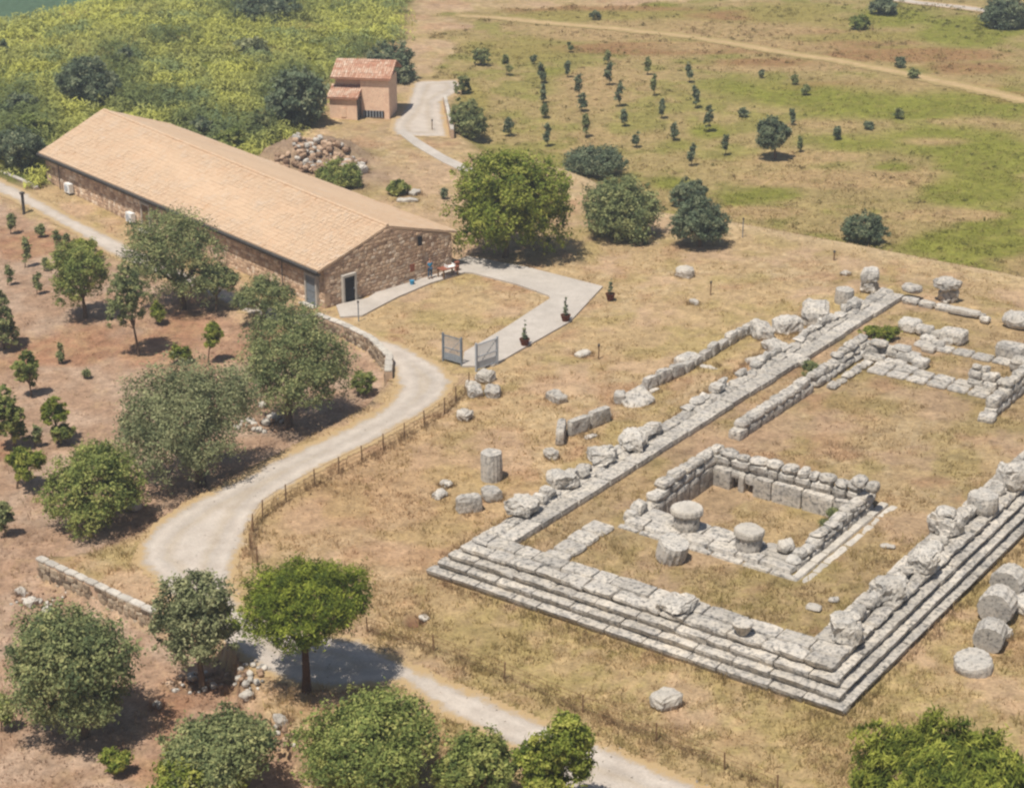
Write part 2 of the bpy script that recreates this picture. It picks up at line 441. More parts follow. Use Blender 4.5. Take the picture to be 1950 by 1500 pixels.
M['hair'] = plain('dark_hair', (.02, .015, .012), .6, .3)
M['shoe'] = plain('black_leather', (.02, .02, .02), .5, .3)
M['redcloth'] = plain('faded_red_paint', S(168, 104, 80), .8, .2)
M['bark'] = plain('grey_bark', S(124, 104, 84), .95, .05, 7, .3)
M['pinebark'] = plain('brown_bark', S(104, 78, 60), .95, .05, 7, .3)

def leafmat(name, d, m_, l, tr=.28):
    return tint_material(name, [(0, d), (.5, m_), (1, l)], 1.2, .8, .18, tr)
K = 1.28
M['olive'] = leafmat('olive_leaves', S(72, 82, 54, K), S(114, 120, 78, K), S(152, 150, 100, K))
M['olive_grey'] = leafmat('silver_olive_leaves', S(84, 90, 64, K), S(120, 123, 86, K), S(150, 148, 108, K))
M['fresh'] = leafmat('fresh_green_leaves', S(74, 86, 36, K), S(114, 122, 50, K), S(152, 150, 74, K))
M['mid'] = leafmat('mid_green_leaves', S(74, 86, 46, K), S(116, 124, 66, K), S(154, 152, 88, K))
M['pine'] = leafmat('pine_needles', S(54, 66, 28, K), S(96, 107, 40, K), S(142, 146, 58, K))
M['pine_light'] = leafmat('young_pine_needles', S(62, 74, 30, K), S(104, 112, 44, K), S(152, 152, 68, K))
M['darkleaf'] = leafmat('dark_evergreen_leaves', S(62, 72, 58, K), S(96, 106, 80, K), S(132, 134, 102, K))
M['reed'] = attr_col_material('yellow_green_herbs', .35)
M['drygrass'] = attr_col_material('dry_grass_blades', .35)

# ------------------------------------------------------------------ object helpers
def tag(o, label=None, cat=None, group=None, kind=None):
    if label: o['label'] = label
    if cat: o['category'] = cat
    if group: o['group'] = group
    if kind: o['kind'] = kind
    return o

def link(o, parent=None):
    col.objects.link(o)
    if parent is not None: o.parent = parent
    return o

def thing(name, label, cat, loc, rz=0, group=None):
    o = bpy.data.objects.new(name, None); link(o)
    o.empty_display_size = .3
    o.location = loc; o.rotation_euler = (0, 0, rz)
    return tag(o, label, cat, group)

def mesh_np(name, V, Fq, mat, tint=None, colr=None, smooth=False, extra=None):
    """mesh from arrays; Fq is an (n,3) or (n,4) index array, or a list of such arrays"""
    me = bpy.data.meshes.new(name)
    V = np.asarray(V, np.float32)
    Fs = Fq if isinstance(Fq, list) else [Fq]
    Fs = [np.asarray(f, np.int32) for f in Fs if len(f)]
    loops = np.concatenate([f.ravel() for f in Fs])
    sizes = np.concatenate([np.full(len(f), f.shape[1], np.int32) for f in Fs])
    starts = np.concatenate([[0], np.cumsum(sizes)[:-1]]).astype(np.int32)
    me.vertices.add(len(V)); me.vertices.foreach_set('co', V.ravel())
    me.loops.add(len(loops)); me.loops.foreach_set('vertex_index', loops)
    me.polygons.add(len(sizes)); me.polygons.foreach_set('loop_start', starts); me.polygons.foreach_set('loop_total', sizes)
    me.polygons.foreach_set('use_smooth', np.full(len(sizes), smooth, bool))
    if tint is not None:
        a = me.attributes.new('tint', 'FLOAT', 'POINT'); a.data.foreach_set('value', np.asarray(tint, np.float32))
    if colr is not None:
        a = me.attributes.new('Col', 'FLOAT_COLOR', 'POINT')
        c4 = np.ones((len(V), 4), np.float32); c4[:, :3] = colr
        a.data.foreach_set('color', c4.ravel())
    if extra:
        for k, v in extra.items():
            a = me.attributes.new(k, 'FLOAT', 'POINT'); a.data.foreach_set('value', np.asarray(v, np.float32))
    me.update(calc_edges=True)
    if mat: me.materials.append(mat)
    return me

def add(name, me, parent=None, loc=(0, 0, 0), rot=(0, 0, 0), scale=None):
    o = bpy.data.objects.new(name, me); link(o, parent)
    o.location = loc; o.rotation_euler = rot
    if scale: o.scale = scale
    return o

class MB:
    """collects simple solids into one mesh"""
    def __init__(s): s.v = []; s.q = []; s.t = []; s.n = 0; s.tn = []
    def raw(s, v, q=(), t=(), tint=.5):
        for f in q: s.q.append([i + s.n for i in f])
        for f in t: s.t.append([i + s.n for i in f])
        s.v += [tuple(p) for p in v]; s.n += len(v); s.tn += [tint] * len(v)
    def box(s, x0, x1, y0, y1, z0, z1, tint=.5):
        v = [(x, y, z) for z in (z0, z1) for y in (y0, y1) for x in (x0, x1)]
        s.raw(v, [(0, 2, 3, 1), (4, 5, 7, 6), (0, 1, 5, 4), (2, 6, 7, 3), (0, 4, 6, 2), (1, 3, 7, 5)], tint=tint)
    def tube(s, pts, rad, n=6, tint=.5):
        pts = [Vector(p) for p in pts]
        if not isinstance(rad, (list, tuple)): rad = [rad] * len(pts)
        v = []; q = []
        for i, p in enumerate(pts):
            d = (pts[min(i + 1, len(pts) - 1)] - pts[max(i - 1, 0)])
            if d.length < 1e-6: d = Vector((0, 0, 1))
            d.normalize()
            a = d.cross(Vector((1, 0, 0)) if abs(d.x) < .8 else Vector((0, 1, 0))).normalized(); b = d.cross(a)
            for k in range(n):
                an = 2 * math.pi * k / n
                v.append(p + (a * math.cos(an) + b * math.sin(an)) * rad[i])
        for i in range(len(pts) - 1):
            for k in range(n):
                q.append((i * n + k, i * n + (k + 1) % n, (i + 1) * n + (k + 1) % n, (i + 1) * n + k))
        t = []
        e = len(v); v.append(pts[-1]); v.append(pts[0])
        o = (len(pts) - 1) * n
        for k in range(n):
            t.append((o + k, o + (k + 1) % n, e)); t.append(((k + 1) % n, k, e + 1))
        s.raw(v, q, t, tint)
    def lathe(s, prof, n=16, cx=0, cy=0, tint=.5):
        v = []; q = []
        for r, z in prof:
            for k in range(n):
                an = 2 * math.pi * k / n
                v.append((cx + r * math.cos(an), cy + r * math.sin(an), z))
        for i in range(len(prof) - 1):
            for k in range(n):
                q.append((i * n + k, i * n + (k + 1) % n, (i + 1) * n + (k + 1) % n, (i + 1) * n + k))
        t = []; e = len(v); v += [(cx, cy, prof[0][1]), (cx, cy, prof[-1][1])]; o = (len(prof) - 1) * n
        for k in range(n):
            t.append(((k + 1) % n, k, e)); t.append((o + k, o + (k + 1) % n, e + 1))
        s.raw(v, q, t, tint)
    def mesh(s, name, mat, smooth=False):
        Fs = []
        if s.q: Fs.append(np.array(s.q))
        if s.t: Fs.append(np.array(s.t))
        return mesh_np(name, np.array(s.v), Fs, mat, tint=s.tn, smooth=smooth)
    def build(s, name, mat, parent=None, loc=(0, 0, 0), rot=(0, 0, 0), smooth=False):
        return add(name, s.mesh(name, mat, smooth), parent, loc, rot)

_grid_cache = {}
def box_grid(nx, ny, nz):
    k = (nx, ny, nz)
    if k in _grid_cache: return _grid_cache[k]
    ids = {}; V = []; Q = []
    def vid(i, j, l):
        if (i, j, l) not in ids:
            ids[(i, j, l)] = len(V); V.append((2 * i / nx - 1, 2 * j / ny - 1, 2 * l / nz - 1))
        return ids[(i, j, l)]
    for i in range(nx):
        for j in range(ny):
            Q.append((vid(i, j, 0), vid(i, j + 1, 0), vid(i + 1, j + 1, 0), vid(i + 1, j, 0)))
            Q.append((vid(i, j, nz), vid(i + 1, j, nz), vid(i + 1, j + 1, nz), vid(i, j + 1, nz)))
    for i in range(nx):
        for l in range(nz):
            Q.append((vid(i, 0, l), vid(i + 1, 0, l), vid(i + 1, 0, l + 1), vid(i, 0, l + 1)))
            Q.append((vid(i, ny, l), vid(i, ny, l + 1), vid(i + 1, ny, l + 1), vid(i + 1, ny, l)))
    for j in range(ny):
        for l in range(nz):
            Q.append((vid(0, j, l), vid(0, j, l + 1), vid(0, j + 1, l + 1), vid(0, j + 1, l)))
            Q.append((vid(nx, j, l), vid(nx, j + 1, l), vid(nx, j + 1, l + 1), vid(nx, j, l + 1)))
    _grid_cache[k] = (np.array(V), np.array(Q)); return _grid_cache[k]

def stone_arrays(sx, sy, sz, n=(4, 3, 2), rough=.05, k=7.0, freq=1.6, seed=None, chip=0.0, under=0.0):
    """a worn block centred in x,y with its base at z=0"""
    V, Q = box_grid(*n)
    nr = (np.abs(V) ** k).sum(1) ** (1 / k)
    P = V / np.maximum(nr, 1)[:, None]
    P = P * np.array([sx / 2, sy / 2, sz / 2])
    o = rnd.random() * 500 if seed is None else seed
    D = np.array([mnoise.noise_vector(Vector((p[0] * freq + o, p[1] * freq + o * .37, p[2] * freq - o))) for p in P])
    D2 = np.array([mnoise.noise_vector(Vector((p[0] * freq * 3 + o, p[1] * freq * 3, p[2] * freq * 3 - o))) for p in P])
    P = P + D * rough + D2 * rough * .5
    if max(n) > 6 and rough > .1:
        P += np.array([mnoise.noise_vector(Vector((p[0] * freq * 6 + o, p[1] * freq * 6, p[2] * freq * 6 - o))) for p in P]) * rough * .3
    if chip:                                            # broken upper edges
        e = (V[:, 2] > .9) & ((np.abs(V[:, 0]) > .95) | (np.abs(V[:, 1]) > .95))
        c = np.array([max(0, .35 + 1.3 * mnoise.noise(Vector((p[0] * 1.1 + o * 2, p[1] * 1.1, o)))) for p in P]) * e * chip
        P[:, 2] -= c; P[:, 1] -= np.sign(V[:, 1]) * c * .9 * (np.abs(V[:, 1]) > .95)
    if under:                                           # worn face drawn back below the tread edge
        f = np.clip(1 - (V[:, 2] + 1) / 1.3, 0, 1) ** .6
        side = 1 if under > 0 else -1
        P[:, 1] -= under * f * np.clip(V[:, 1] * side, 0, 1)
    P[:, 2] += sz / 2
    return P, Q

def block(name, parent, cx, cy, cz, sx, sy, sz, rz=0, mat=None, rough=.05, k=7.0, n=None, rot=None, freq=1.6, chip=0.0, under=0.0):
    if n is None:
        n = (max(2, min(8, round(sx / .28))), max(2, min(5, round(sy / .33))), max(2, min(5, round(sz / .25))))
    P, Q = stone_arrays(sx, sy, sz, n, rough, k, freq, None, chip, under)
    me = mesh_np(name, P, Q, mat or M['temple'], tint=np.full(len(P), rnd.random()))
    return add(name, me, parent, (cx, cy, cz), rot or (0, 0, rz))

ROCKS = []
def rock(name, px, py, w, d, h, label, cat='stone', group=None, mat=None, rz=None, z=None, k=4, rough=.14, sink=.08, rot=None):
    """a single loose stone standing where a photograph pixel meets the ground"""
    if z is None: x, y, zz = G(px, py)
    else:
        x, y = flat(px, py, z); zz = z
    rz = rnd.uniform(0, 3) if rz is None else rz
    ROCKS.append((x, y, max(w, d) * .5))
    o = block(name, None, x, y, zz - max(sink, .14 * h), w, d, h, rz, mat or M['temple'], rough, k + .6, (8, 7, 5), rot, chip=.08 * h)
    return tag(o, label, cat, group)

def drum_mesh(name, r, h, flutes=20, rough=.04, mat=None, top=None, seed=None, axis='z', worn=.0):
    """worn fluted column drum, base at z=0"""
    n = flutes * 2; rings = 5
    o = rnd.random() * 300
    v = []
    for i in range(rings):
        z = h * i / (rings - 1)
        for j in range(n):
            a = 2 * math.pi * j / n
            rr = r * (1 - .045 * (j % 2)) * (1 - (.05 if i in (0, rings - 1) else 0))
            nz = mnoise.noise_vector(Vector((math.cos(a) * 1.3 + o, math.sin(a) * 1.3, z * 1.2 - o)))
            rr *= 1 + rough * 2.2 * nz.x + worn * nz.y
            v.append((rr * math.cos(a), rr * math.sin(a), z + rough * 1.5 * nz.z * (1 if i == rings - 1 else 0)))
    q = [(i * n + j, i * n + (j + 1) % n, (i + 1) * n + (j + 1) % n, (i + 1) * n + j) for i in range(rings - 1) for j in range(n)]
    ti = len(v)
    for j in range(n):                                     # inner ring of the top face, a little sunken
        a = 2 * math.pi * j / n
        nz = mnoise.noise(Vector((math.cos(a) + o, math.sin(a), 4)))
        v.append((r * .5 * math.cos(a), r * .5 * math.sin(a), h + rough * 1.2 * nz))
    q += [((rings - 1) * n + j, (rings - 1) * n + (j + 1) % n, ti + (j + 1) % n, ti + j) for j in range(n)]
    c = len(v); v += [(0, 0, h - rough), (0, 0, 0)]
    t = [(ti + j, ti + (j + 1) % n, c) for j in range(n)] + [((j + 1) % n, j, c + 1) for j in range(n)]
    return mesh_np(name, np.array(v), [np.array(q), np.array(t)], mat or M['temple_dark'], tint=np.full(len(v), .5))

# ------------------------------------------------------------------ the ground
def build_ground():
    fine = 60 * (520 / 60) ** np.linspace(0, 1, 460)
    ys = np.concatenate([np.linspace(-400, 55, 14), fine, 520 * (2500 / 520) ** np.linspace(0, 1, 22)[1:]])
    ss = np.concatenate([-np.geomspace(2, .42, 14)[:-1], np.linspace(-.38, .38, 430), np.geomspace(.42, 2, 14)[1:]])
    YY, SS = np.meshgrid(ys, ss, indexing='ij')
    XX = SS * np.maximum(YY, 60)
    x, y = XX.ravel(), YY.ravel()
    z = height(x, y)
    c, hm, fm, sn = ground_col(x, y)
    ny, nx = YY.shape
    i = np.arange(ny * nx).reshape(ny, nx)
    Q = np.stack([i[:-1, :-1], i[:-1, 1:], i[1:, 1:], i[1:, :-1]], -1).reshape(-1, 4)
    me = mesh_np('ground', np.stack([x, y, z], 1), Q, M['ground'], colr=c, smooth=True)
    tag(add('ground', me), kind='structure')
build_ground()

def sheet(name, P, mat, cell, off, ragged=0, skirt=0, soft=.9):
    """a surface laid over the ground inside a polygon"""
    x0, y0 = P.min(0) - cell; x1, y1 = P.max(0) + cell
    y1 = min(y1, 420)
    gx = np.arange(x0, x1 + cell, cell); gy = np.arange(y0, y1 + cell, cell)
    X, Y = np.meshgrid(gx, gy)
    x, y = X.ravel(), Y.ravel()
    sd, qx, qy = poly_sd(P, x, y)
    if ragged:
        sd2 = sd + ragged * (fbm(x, y, .8, 77, 3) - .5) * 2
    else: sd2 = sd
    ins = sd2 < 0
    i = np.arange(len(x)).reshape(X.shape)
    Q = np.stack([i[:-1, :-1], i[:-1, 1:], i[1:, 1:], i[1:, :-1]], -1).reshape(-1, 4)
    keep = ins[Q].any(1); Q = Q[keep]
    if not ragged:
        out = ~ins
        x = np.where(out, qx, x); y = np.where(out, qy, y)
    z = height(x, y) + off
    used = np.unique(Q); mp = np.full(len(x), -1); mp[used] = np.arange(len(used))
    Q = mp[Q]; V = np.stack([x[used], y[used], z[used]], 1)
    e = np.clip(-sd2[used] / soft, 0, 1); dist = -sd[used]
    if skirt:
        cnt = {}
        for f in Q:
            for a, b in zip(f, np.roll(f, -1)):
                cnt[(min(a, b), max(a, b))] = cnt.get((min(a, b), max(a, b)), []) + [(a, b)]
        edges = [c[0] for c in cnt.values() if len(c) == 1]
        base = len(V); low = {}
        Vl = list(V); S4 = []; el = list(e)
        for a, b in edges:
            for q in (a, b):
                if q not in low:
                    low[q] = len(Vl); p = V[q]; Vl.append((p[0], p[1], p[2] - skirt)); el.append(0)
            S4.append((b, a, low[a], low[b]))
        V = np.array(Vl); e = np.array(el); dist = np.concatenate([dist, np.zeros(len(V) - len(dist))]); Q = np.concatenate([Q, np.array(S4)])
    me = mesh_np(name, V, Q, mat, extra={'edge': e, 'dist': dist}, smooth=not skirt)
    return tag(add(name, me), kind='structure')

sheet('gravel_road', ROAD, M['gravel'], .30, .03, ragged=.25)
sheet('concrete_path', PATH, M['concrete'], .40, .13, skirt=.35)
sheet('hut_yard', YARD, M['gravel'], .4, .04, ragged=.3)
sheet('garden_path', LINKP, M['concrete'], .3, .06, skirt=.2)
def ribbon(pts, w):
    p = np.array(pts); d = np.gradient(p, axis=0); n = np.stack([-d[:, 1], d[:, 0]], 1); n /= np.hypot(n[:, 0], n[:, 1])[:, None]
    return np.concatenate([p + n * w / 2, (p - n * w / 2)[::-1]])
TRACK = [G(a, b)[:2] for a, b in [(870, 30), (960, 36), (1060, 46), (1180, 56), (1300, 69), (1400, 84), (1480, 99), (1600, 117), (1700, 136), (1830, 164), (1990, 202)]]
sheet('dirt_track', ribbon(TRACK, 2.6), M['track'], .45, .05, ragged=.7, soft=1.3)
FARROAD = [G(a, b)[:2] for a, b in [(1690, -2), (1740, 5), (1800, 12), (1880, 22), (2000, 40)]]
sheet('far_lane', ribbon(FARROAD, 3.0), M['gravel'], .6, .08, ragged=.4)

# ------------------------------------------------------------------ the temple ruin
def trun(parent, u0, v0, u1, v1, thick, z0, h, mean=1.4, rough=.045, mat=None, k=8, name='stone_block', hj=0.0, gap=.012, tj=0.04, skip=0.0, zj=0.0, chip=.05, under=0.0):
    """a row of blocks from (u0,v0) to (u1,v1); the row lies to the left of that direction"""
    L = math.hypot(u1 - u0, v1 - v0); dx, dy = (u1 - u0) / L, (v1 - v0) / L
    a = math.atan2(dy, dx); s = 0.0
    cnt = max(1, round(L / mean)); w = [rnd.uniform(.6, 1.45) for _ in range(cnt)]; sc = L / sum(w)
    out = []
    for q in w:
        q *= sc
        hh = h * (1 + rnd.uniform(-hj, hj)); tt = thick * (1 + rnd.uniform(-tj, tj))
        if rnd.random() >= skip:
            m = s + q / 2
            out.append(block(name, parent, u0 + dx * m - dy * (tt / 2), v0 + dy * m + dx * (tt / 2), z0 + rnd.uniform(-zj, zj), q - gap, abs(tt), hh,
                  a + rnd.uniform(-.008, .008), mat, rough, k, chip=chip, under=under * (1 if thick < 0 else -1) * rnd.uniform(.6, 1.3)))
        s += q
    return out

SH = .43; SI = .42
temple = thing('ruined_temple', 'long stepped limestone platform of a ruined Greek temple with worn steps on two sides', 'temple ruin', (TA[0], TA[1], 0), TROT)
for kk in range(3):
    o = SI * kk
    m_ = M['temple'] if kk != 2 else M['temple_dark']
    trun(temple, 25 - o, o, o, o, -.86, SH * kk, SH, 2.0, .022 + .012 * kk, M['temple'], 22, 'step_block', chip=.03 + .04 * kk, gap=.002, under=.2)       # side facing the lower road
    trun(temple, 25 - o, o + .9, 25 - o, 46, .86, SH * kk, SH, 2.0, .022 + .01 * kk, M['temple'], 22, 'step_block', chip=.03 + .04 * kk, gap=.002, under=.18)  # long side on the right
    trun(temple, o + .02, o + .9, o + .02, 56, -.86, SH * kk, SH, 3.2, .06, M['temple'], 7, 'step_block')             # buried long side on the left
# top course: broken edges
trun(temple, 24 - .3, 1.28, 1.3, 1.28, -1.10, SH * 3 - .02, SH + .02, 1.8, .06, M['temple'], 13, 'stylobate_block', .03, .004, .10, chip=.12, under=.2)
trun(temple, 23.6, 2.36, 2.4, 2.36, -1.1, SH * 3 - .1, SH + .11, 1.8, .04, M['temple'], 16, 'stylobate_block', .03, gap=.004, chip=.04)
trun(temple, 23.72, 2.4, 23.72, 46, 1.0, SH * 3, SH, 1.6, .08, M['temple'], 8, 'stylobate_block', .05, .01, .13, chip=.14, under=.2)
trun(temple, 22.75, 3.5, 22.75, 46, 1.15, SH * 3 - .1, SH + .1, 1.8, .04, M['temple'], 16, 'stylobate_block', .03, gap=.004, chip=.04)
trun(temple, 1.3, 2.4, 1.3, 55.8, -1.05, SH * 3, SH, 1.7, .08, M['temple'], 7, 'stylobate_block', .12, chip=.15)
trun(temple, 2.4, 3.5, 2.4, 55, -1.12, SH * 3 - .1, SH + .1, 2.3, .025, M['temple'], 20, 'stylobate_block', gap=.003, chip=.02)
trun(temple, 3.6, 54.0, 10.3, 53.9, .75, 1.3, .48, 1.3, .07, M['temple'], 5, 'stylobate_block', .15)

trun(temple, 1.2, 6.2, 1.2, 21.5, -.85, SH * 4 - .05, .55, .95, .14, M['temple_dark'], 4.5, 'stylobate_block', .5, .02, .3, skip=.06, chip=.12)
trun(temple, 1.15, 24, 1.15, 52, -.7, SH * 4 - .05, .42, 1.0, .14, M['temple_dark'], 4.5, 'stylobate_block', .6, .02, .35, skip=.2, chip=.12)
trun(temple, 22.2, 5.0, 22.2, 45, -.8, SH * 4 - .05, .45, 1.0, .14, M['temple_dark'], 4.5, 'stylobate_block', .6, .02, .35, skip=.12, chip=.12)

def foundation_slabs():
    t = thing('paving_strip', 'flat strip of worn floor slabs leading from the small room to the front steps', 'paving', (*t2w(6.1, 6.2), 1.40), TROT)
    for k in range(4):
        block('slab', t, rnd.uniform(-.1, .1), -2.6 + 1.45 * k, -.12, 1.5, 1.35, .28, rnd.uniform(-.05, .05), M['temple'], .03, 9)
    t = thing('cross_foundation', 'flush cross foundation of flat slabs at the far end of the grass hall', 'paving', (*t2w(12.0, 40.2), 1.40), TROT)
    for k in range(6):
        for j in range(2):
            block('slab', t, -3.6 + 1.45 * k, -.55 + 1.1 * j, -.14, 1.38, 1.02, .27 + .04 * j, rnd.uniform(-.03, .03), M['temple'], .035, 8)
    t = thing('porch_foundation', 'long low line of slabs under the square blocks at the far right', 'paving', (*t2w(14.3, 46.4), 1.40), TROT)
    for k in range(8):
        block('slab', t, -5.4 + 1.45 * k, rnd.uniform(-.06, .06), -.14, 1.38, 1.2, .26, rnd.uniform(-.03, .03), M['temple'], .035, 8)
foundation_slabs()

# small sunken room -----------------------------------------------------------
FZ = 1.36
room = thing('sunken_stone_room', 'square sunken room of grey limestone walls in the near end of the temple', 'ruined room', (*t2w(12, 14.5), 0), TROT)
def rm(u, v): return u - 12, v - 14.5
def rrun(u0, v0, u1, v1, *a, **k):
    p, q = rm(u0, v0), rm(u1, v1); return trun(room, p[0], p[1], q[0], q[1], *a, **k)
# back wall, with two dark holes
LO, HI = .02, 1.42
h1, h2 = tloc(1398, 917, .8)[0], tloc(1424, 927, .7)[0]
rrun(7.0, 19.15, h1 - .26, 19.15, .6, LO, HI - LO, 1.5, .025, M['temple'], 12, name='wall_block')
rrun(h1 + .2, 19.2, h2 - .3, 19.2, .5, LO, HI - LO, 1.0, .05, M['pale_stone'], 6, name='wall_block')
rrun(h2 + .3, 19.15, 16.8, 19.15, .6, LO, HI - LO, 1.7, .025, M['temple'], 12, name='wall_block')
rrun(h1 - .3, 19.2, h1 + .25, 19.2, .5, .98, .42, 1, .04, M['temple'], 6, name='wall_block')
rrun(h2 - .32, 19.24, h2 + .32, 19.24, .5, .78, .62, 1, .05, M['temple'], 6, name='wall_block')
rrun(7.0, 19.9, 16.8, 19.9, .35, LO, HI - LO - .1, 1.4, .05, M['temple_dark'], 6, name='wall_block')
rrun(6.6, 19.42, 16.8, 19.42, .8, HI - .05, .62, 1.1, .07, M['temple_dark'], 6, name='wall_block', tj=.1, under=.12)
rrun(6.5, 19.5, 16.6, 19.5, .85, HI + .55, .46, .95, .11, M['temple'], 4, name='wall_block', hj=.25, tj=.2)
# left wall
rrun(7.15, 11.6, 7.15, 19.3, .9, LO, HI - LO, 1.6, .03, M['temple'], 10, name='wall_block')
rrun(7.1, 12.6, 7.1, 19.6, .85, HI - .04, .5, 1.3, .07, M['temple_dark'], 6, name='wall_block', hj=.08)
rrun(7.05, 13.6, 7.05, 20.1, .85, HI + .44, .5, 1.15, .09, M['temple'], 4.5, name='wall_block', hj=.15)
rrun(7.3, 9.9, 7.2, 11.7, .9, LO + .8, 1.15, .95, .10, M['temple_dark'], 4, name='wall_block', hj=.15)
# right wall, sinking towards the near corner
rrun(17.5, 9.9, 17.5, 19.6, .85, LO, HI - LO + .28, 1.4, .06, M['temple'], 7, name='wall_block')
rrun(17.45, 11.2, 17.45, 20.0, .8, HI + .24, .45, 1.2, .09, M['temple_dark'], 5, name='wall_block', hj=.2)
rrun(17.42, 9.9, 17.42, 11.4, .8, HI + .22, .35, .9, .1, M['temple_dark'], 4, name='wall_block', hj=.3)
rrun(17.42, 12.6, 17.42, 15.0, .75, HI + .6, .3, .9, .1, M['temple'], 4, name='wall_block', hj=.3)
rrun(17.4, 15.0, 17.4, 20.2, .8, HI + .6, .4, 1.1, .09, M['temple'], 4.5, name='wall_block', hj=.25)
rrun(18.0, 9.1, 18.0, 20.4, .5, FZ - .2, .34, 1.7, .015, M['pale_stone'], 12, name='kerb_block')
rrun(18.5, 8.8, 18.5, 20.6, .48, FZ - .2, .19, 1.8, .015, M['pale_stone'], 12, name='kerb_block')
# threshold in front
rrun(17.4, 9.3, 6.9, 9.3, -1.05, FZ - .2, .50, 1.7, .03, M['temple'], 11, name='threshold_block')
rrun(18.0, 8.86, 6.7, 8.86, -.45, FZ - .2, .30, 1.8, .025, M['temple'], 11, name='threshold_block')
rrun(16.7, 10.36, 7.25, 10.36, -1.5, LO, 1.60, 1.8, .03, M['temple'], 11, name='threshold_block')

# long hall wall and the broken walls at the far end -----------------------------
def twall(name, label, cat, u, v): return thing(name, label, cat, (*t2w(u, v), 0), TROT)
t = twall('hall_wall', 'long low hall wall running from the sunken room towards the far corner', 'ruined wall', 6, 24)
trun(t, .5, -.4, .5, 9.9, .95, 1.2, .72, 1.5, .05, M['temple'], 8, 'wall_block')
trun(t, .45, .2, .45, 9.6, .9, 1.88, .48, 1.3, .08, M['temple'], 6, 'wall_block', .2)
t = twall('hall_wall', 'double row of tumbled wall blocks beyond the bush in the gap of the hall wall', 'ruined wall', 6, 34)
trun(t, .5, .4, .5, 8.6, .9, 1.3, .55, 1.2, .09, M['temple_dark'], 5, 'wall_block', .15)
trun(t, .35, .3, .35, 8.6, .85, 1.80, .48, 1.1, .12, M['temple'], 4.5, 'wall_block', .25)
trun(t, .2, 4.2, .2, 8.8, .8, 2.22, .38, 1.1, .12, M['temple'], 4.5, 'wall_block', .3)
trun(t, 1.5, .8, 1.5, 8.2, .7, 1.3, .35, 1.0, .12, M['temple'], 4, 'wall_block', .3)
t = twall('cross_wall', 'heap of thick broken cross wall blocks at the far end of the hall wall', 'ruined wall', 8.5, 42)
for (a, b, z, sx, sy, sz) in [(-2.0, .6, 1.3, 1.5, 1.2, .9), (-.6, .9, 1.3, 1.4, 1.1, .8), (.8, .7, 1.3, 1.6, 1.2, .75), (1.9, .2, 1.3, 1.1, 1.0, .7),
                              (-1.2, -.5, 1.3, 1.6, 1.0, .5), (.4, -.6, 1.3, 1.7, .9, .45), (1.6, -.9, 1.3, 1.2, .8, .35), (-1.4, .5, 2.1, 1.3, 1.0, .4), (.2, .8, 2.0, 1.3, .9, .35), (-2.4, -.6, 1.3, .9, .9, .6)]:
    block('wall_block', t, a, b, z, sx, sy, sz, rnd.uniform(-.2, .2), rnd.choice([M['temple'], M['temple_dark']]), .10, 4.5)
t = twall('corner_wall', 'cluster of pale broken blocks behind the low green plant at the far left corner', 'ruined wall', 8.3, 47.5)
for (a, b, z, sx, sy, sz) in [(-1.6, 1.2, 1.3, 1.5, 1.5, .9), (-.3, 1.0, 1.3, 1.3, 1.1, .75), (.9, .8, 1.3, 1.3, 1.0, .6), (1.8, .4, 1.3, 1.1, .9, .6), (1.5, -.8, 1.3, 1.0, .9, .5), (1.3, -2.0, 1.3, 1.1, .9, .45), (.4, 0, 1.3, 1.2, .8, .4)]:
    block('wall_block', t, a, b, z, sx, sy, sz, rnd.uniform(-.25, .25), rnd.choice([M['temple'], M['pale_stone'], M['temple_dark']]), .09, 4.5)
pu, pv = tloc(1895, 770, 1.9)
t = twall('pier_wall', 'angled broken wall with a square pier at the right edge of the hall', 'ruined wall', pu, pv)
trun(t, .45, -1.0, .45, 5.6, .9, 1.3, .60, 1.4, .06, M['temple_dark'], 7, 'wall_block')
trun(t, .40, -.8, .40, 5.6, .85, 1.88, .62, 1.3, .08, M['temple'], 6, 'wall_block', .15)
trun(t, .36, 1.6, .36, 5.6, .8, 2.45, .42, 1.1, .11, M['temple'], 4.5, 'wall_block', .3)
block('wall_block', t, .1, -1.5, 1.3, 1.1, 1.1, .45, .1, M['temple'], .06, 7)
trun(t, -3.3, 3.2, -.5, 3.0, .9, 1.3, .65, 1.0, .12, M['temple_dark'], 4, 'wall_block', .2)
trun(t, -3.3, 3.4, -.6, 3.1, .85, 1.92, .55, 1.0, .12, M['temple'], 4.5, 'wall_block', .3)
trun(t, -3.2, 3.5, -2.0, 3.4, .7, 2.42, .4, .7, .12, M['temple'], 4, 'wall_block', .3)

# columns ---------------------------------------------------------------------
def stump(px, py, z0, w, h, label, kind='block', rz=None, mat=None, group='column stumps on the temple platform', cap=None):
    """weathered foot of a column standing on the platform: photograph pixel of its middle"""
    if z0 is None:
        x, y, z0 = G(px, py)
    else: x, y = flat(px, py, z0 + h * .5)
    root = thing('column_stump', label, 'column stump', (x, y, z0 - .02), rnd.uniform(0, 6) if rz is None else rz, group)
    mat = mat or M['temple_dark']
    if kind == 'drum':
        add('drum', drum_mesh('drum', w / 2, h, 16, .05, mat, worn=.03), root)
    else:
        block('drum', root, 0, 0, 0, w, w * .92, h, 0, mat, .22, 5.5, (10, 10, 6), freq=1.4, chip=.22)
    if cap:
        cw, ch = cap
        block('top_block', root, .05, 0, h - .05, cw, cw * .95, ch, .3, mat, .14, 4.5, (8, 8, 4))
    return root
SZ = SH * 4
stump(1612, 1192, SZ, 1.58, 1.15, 'rounded column stump nearest the inner corner of the long stepped side')
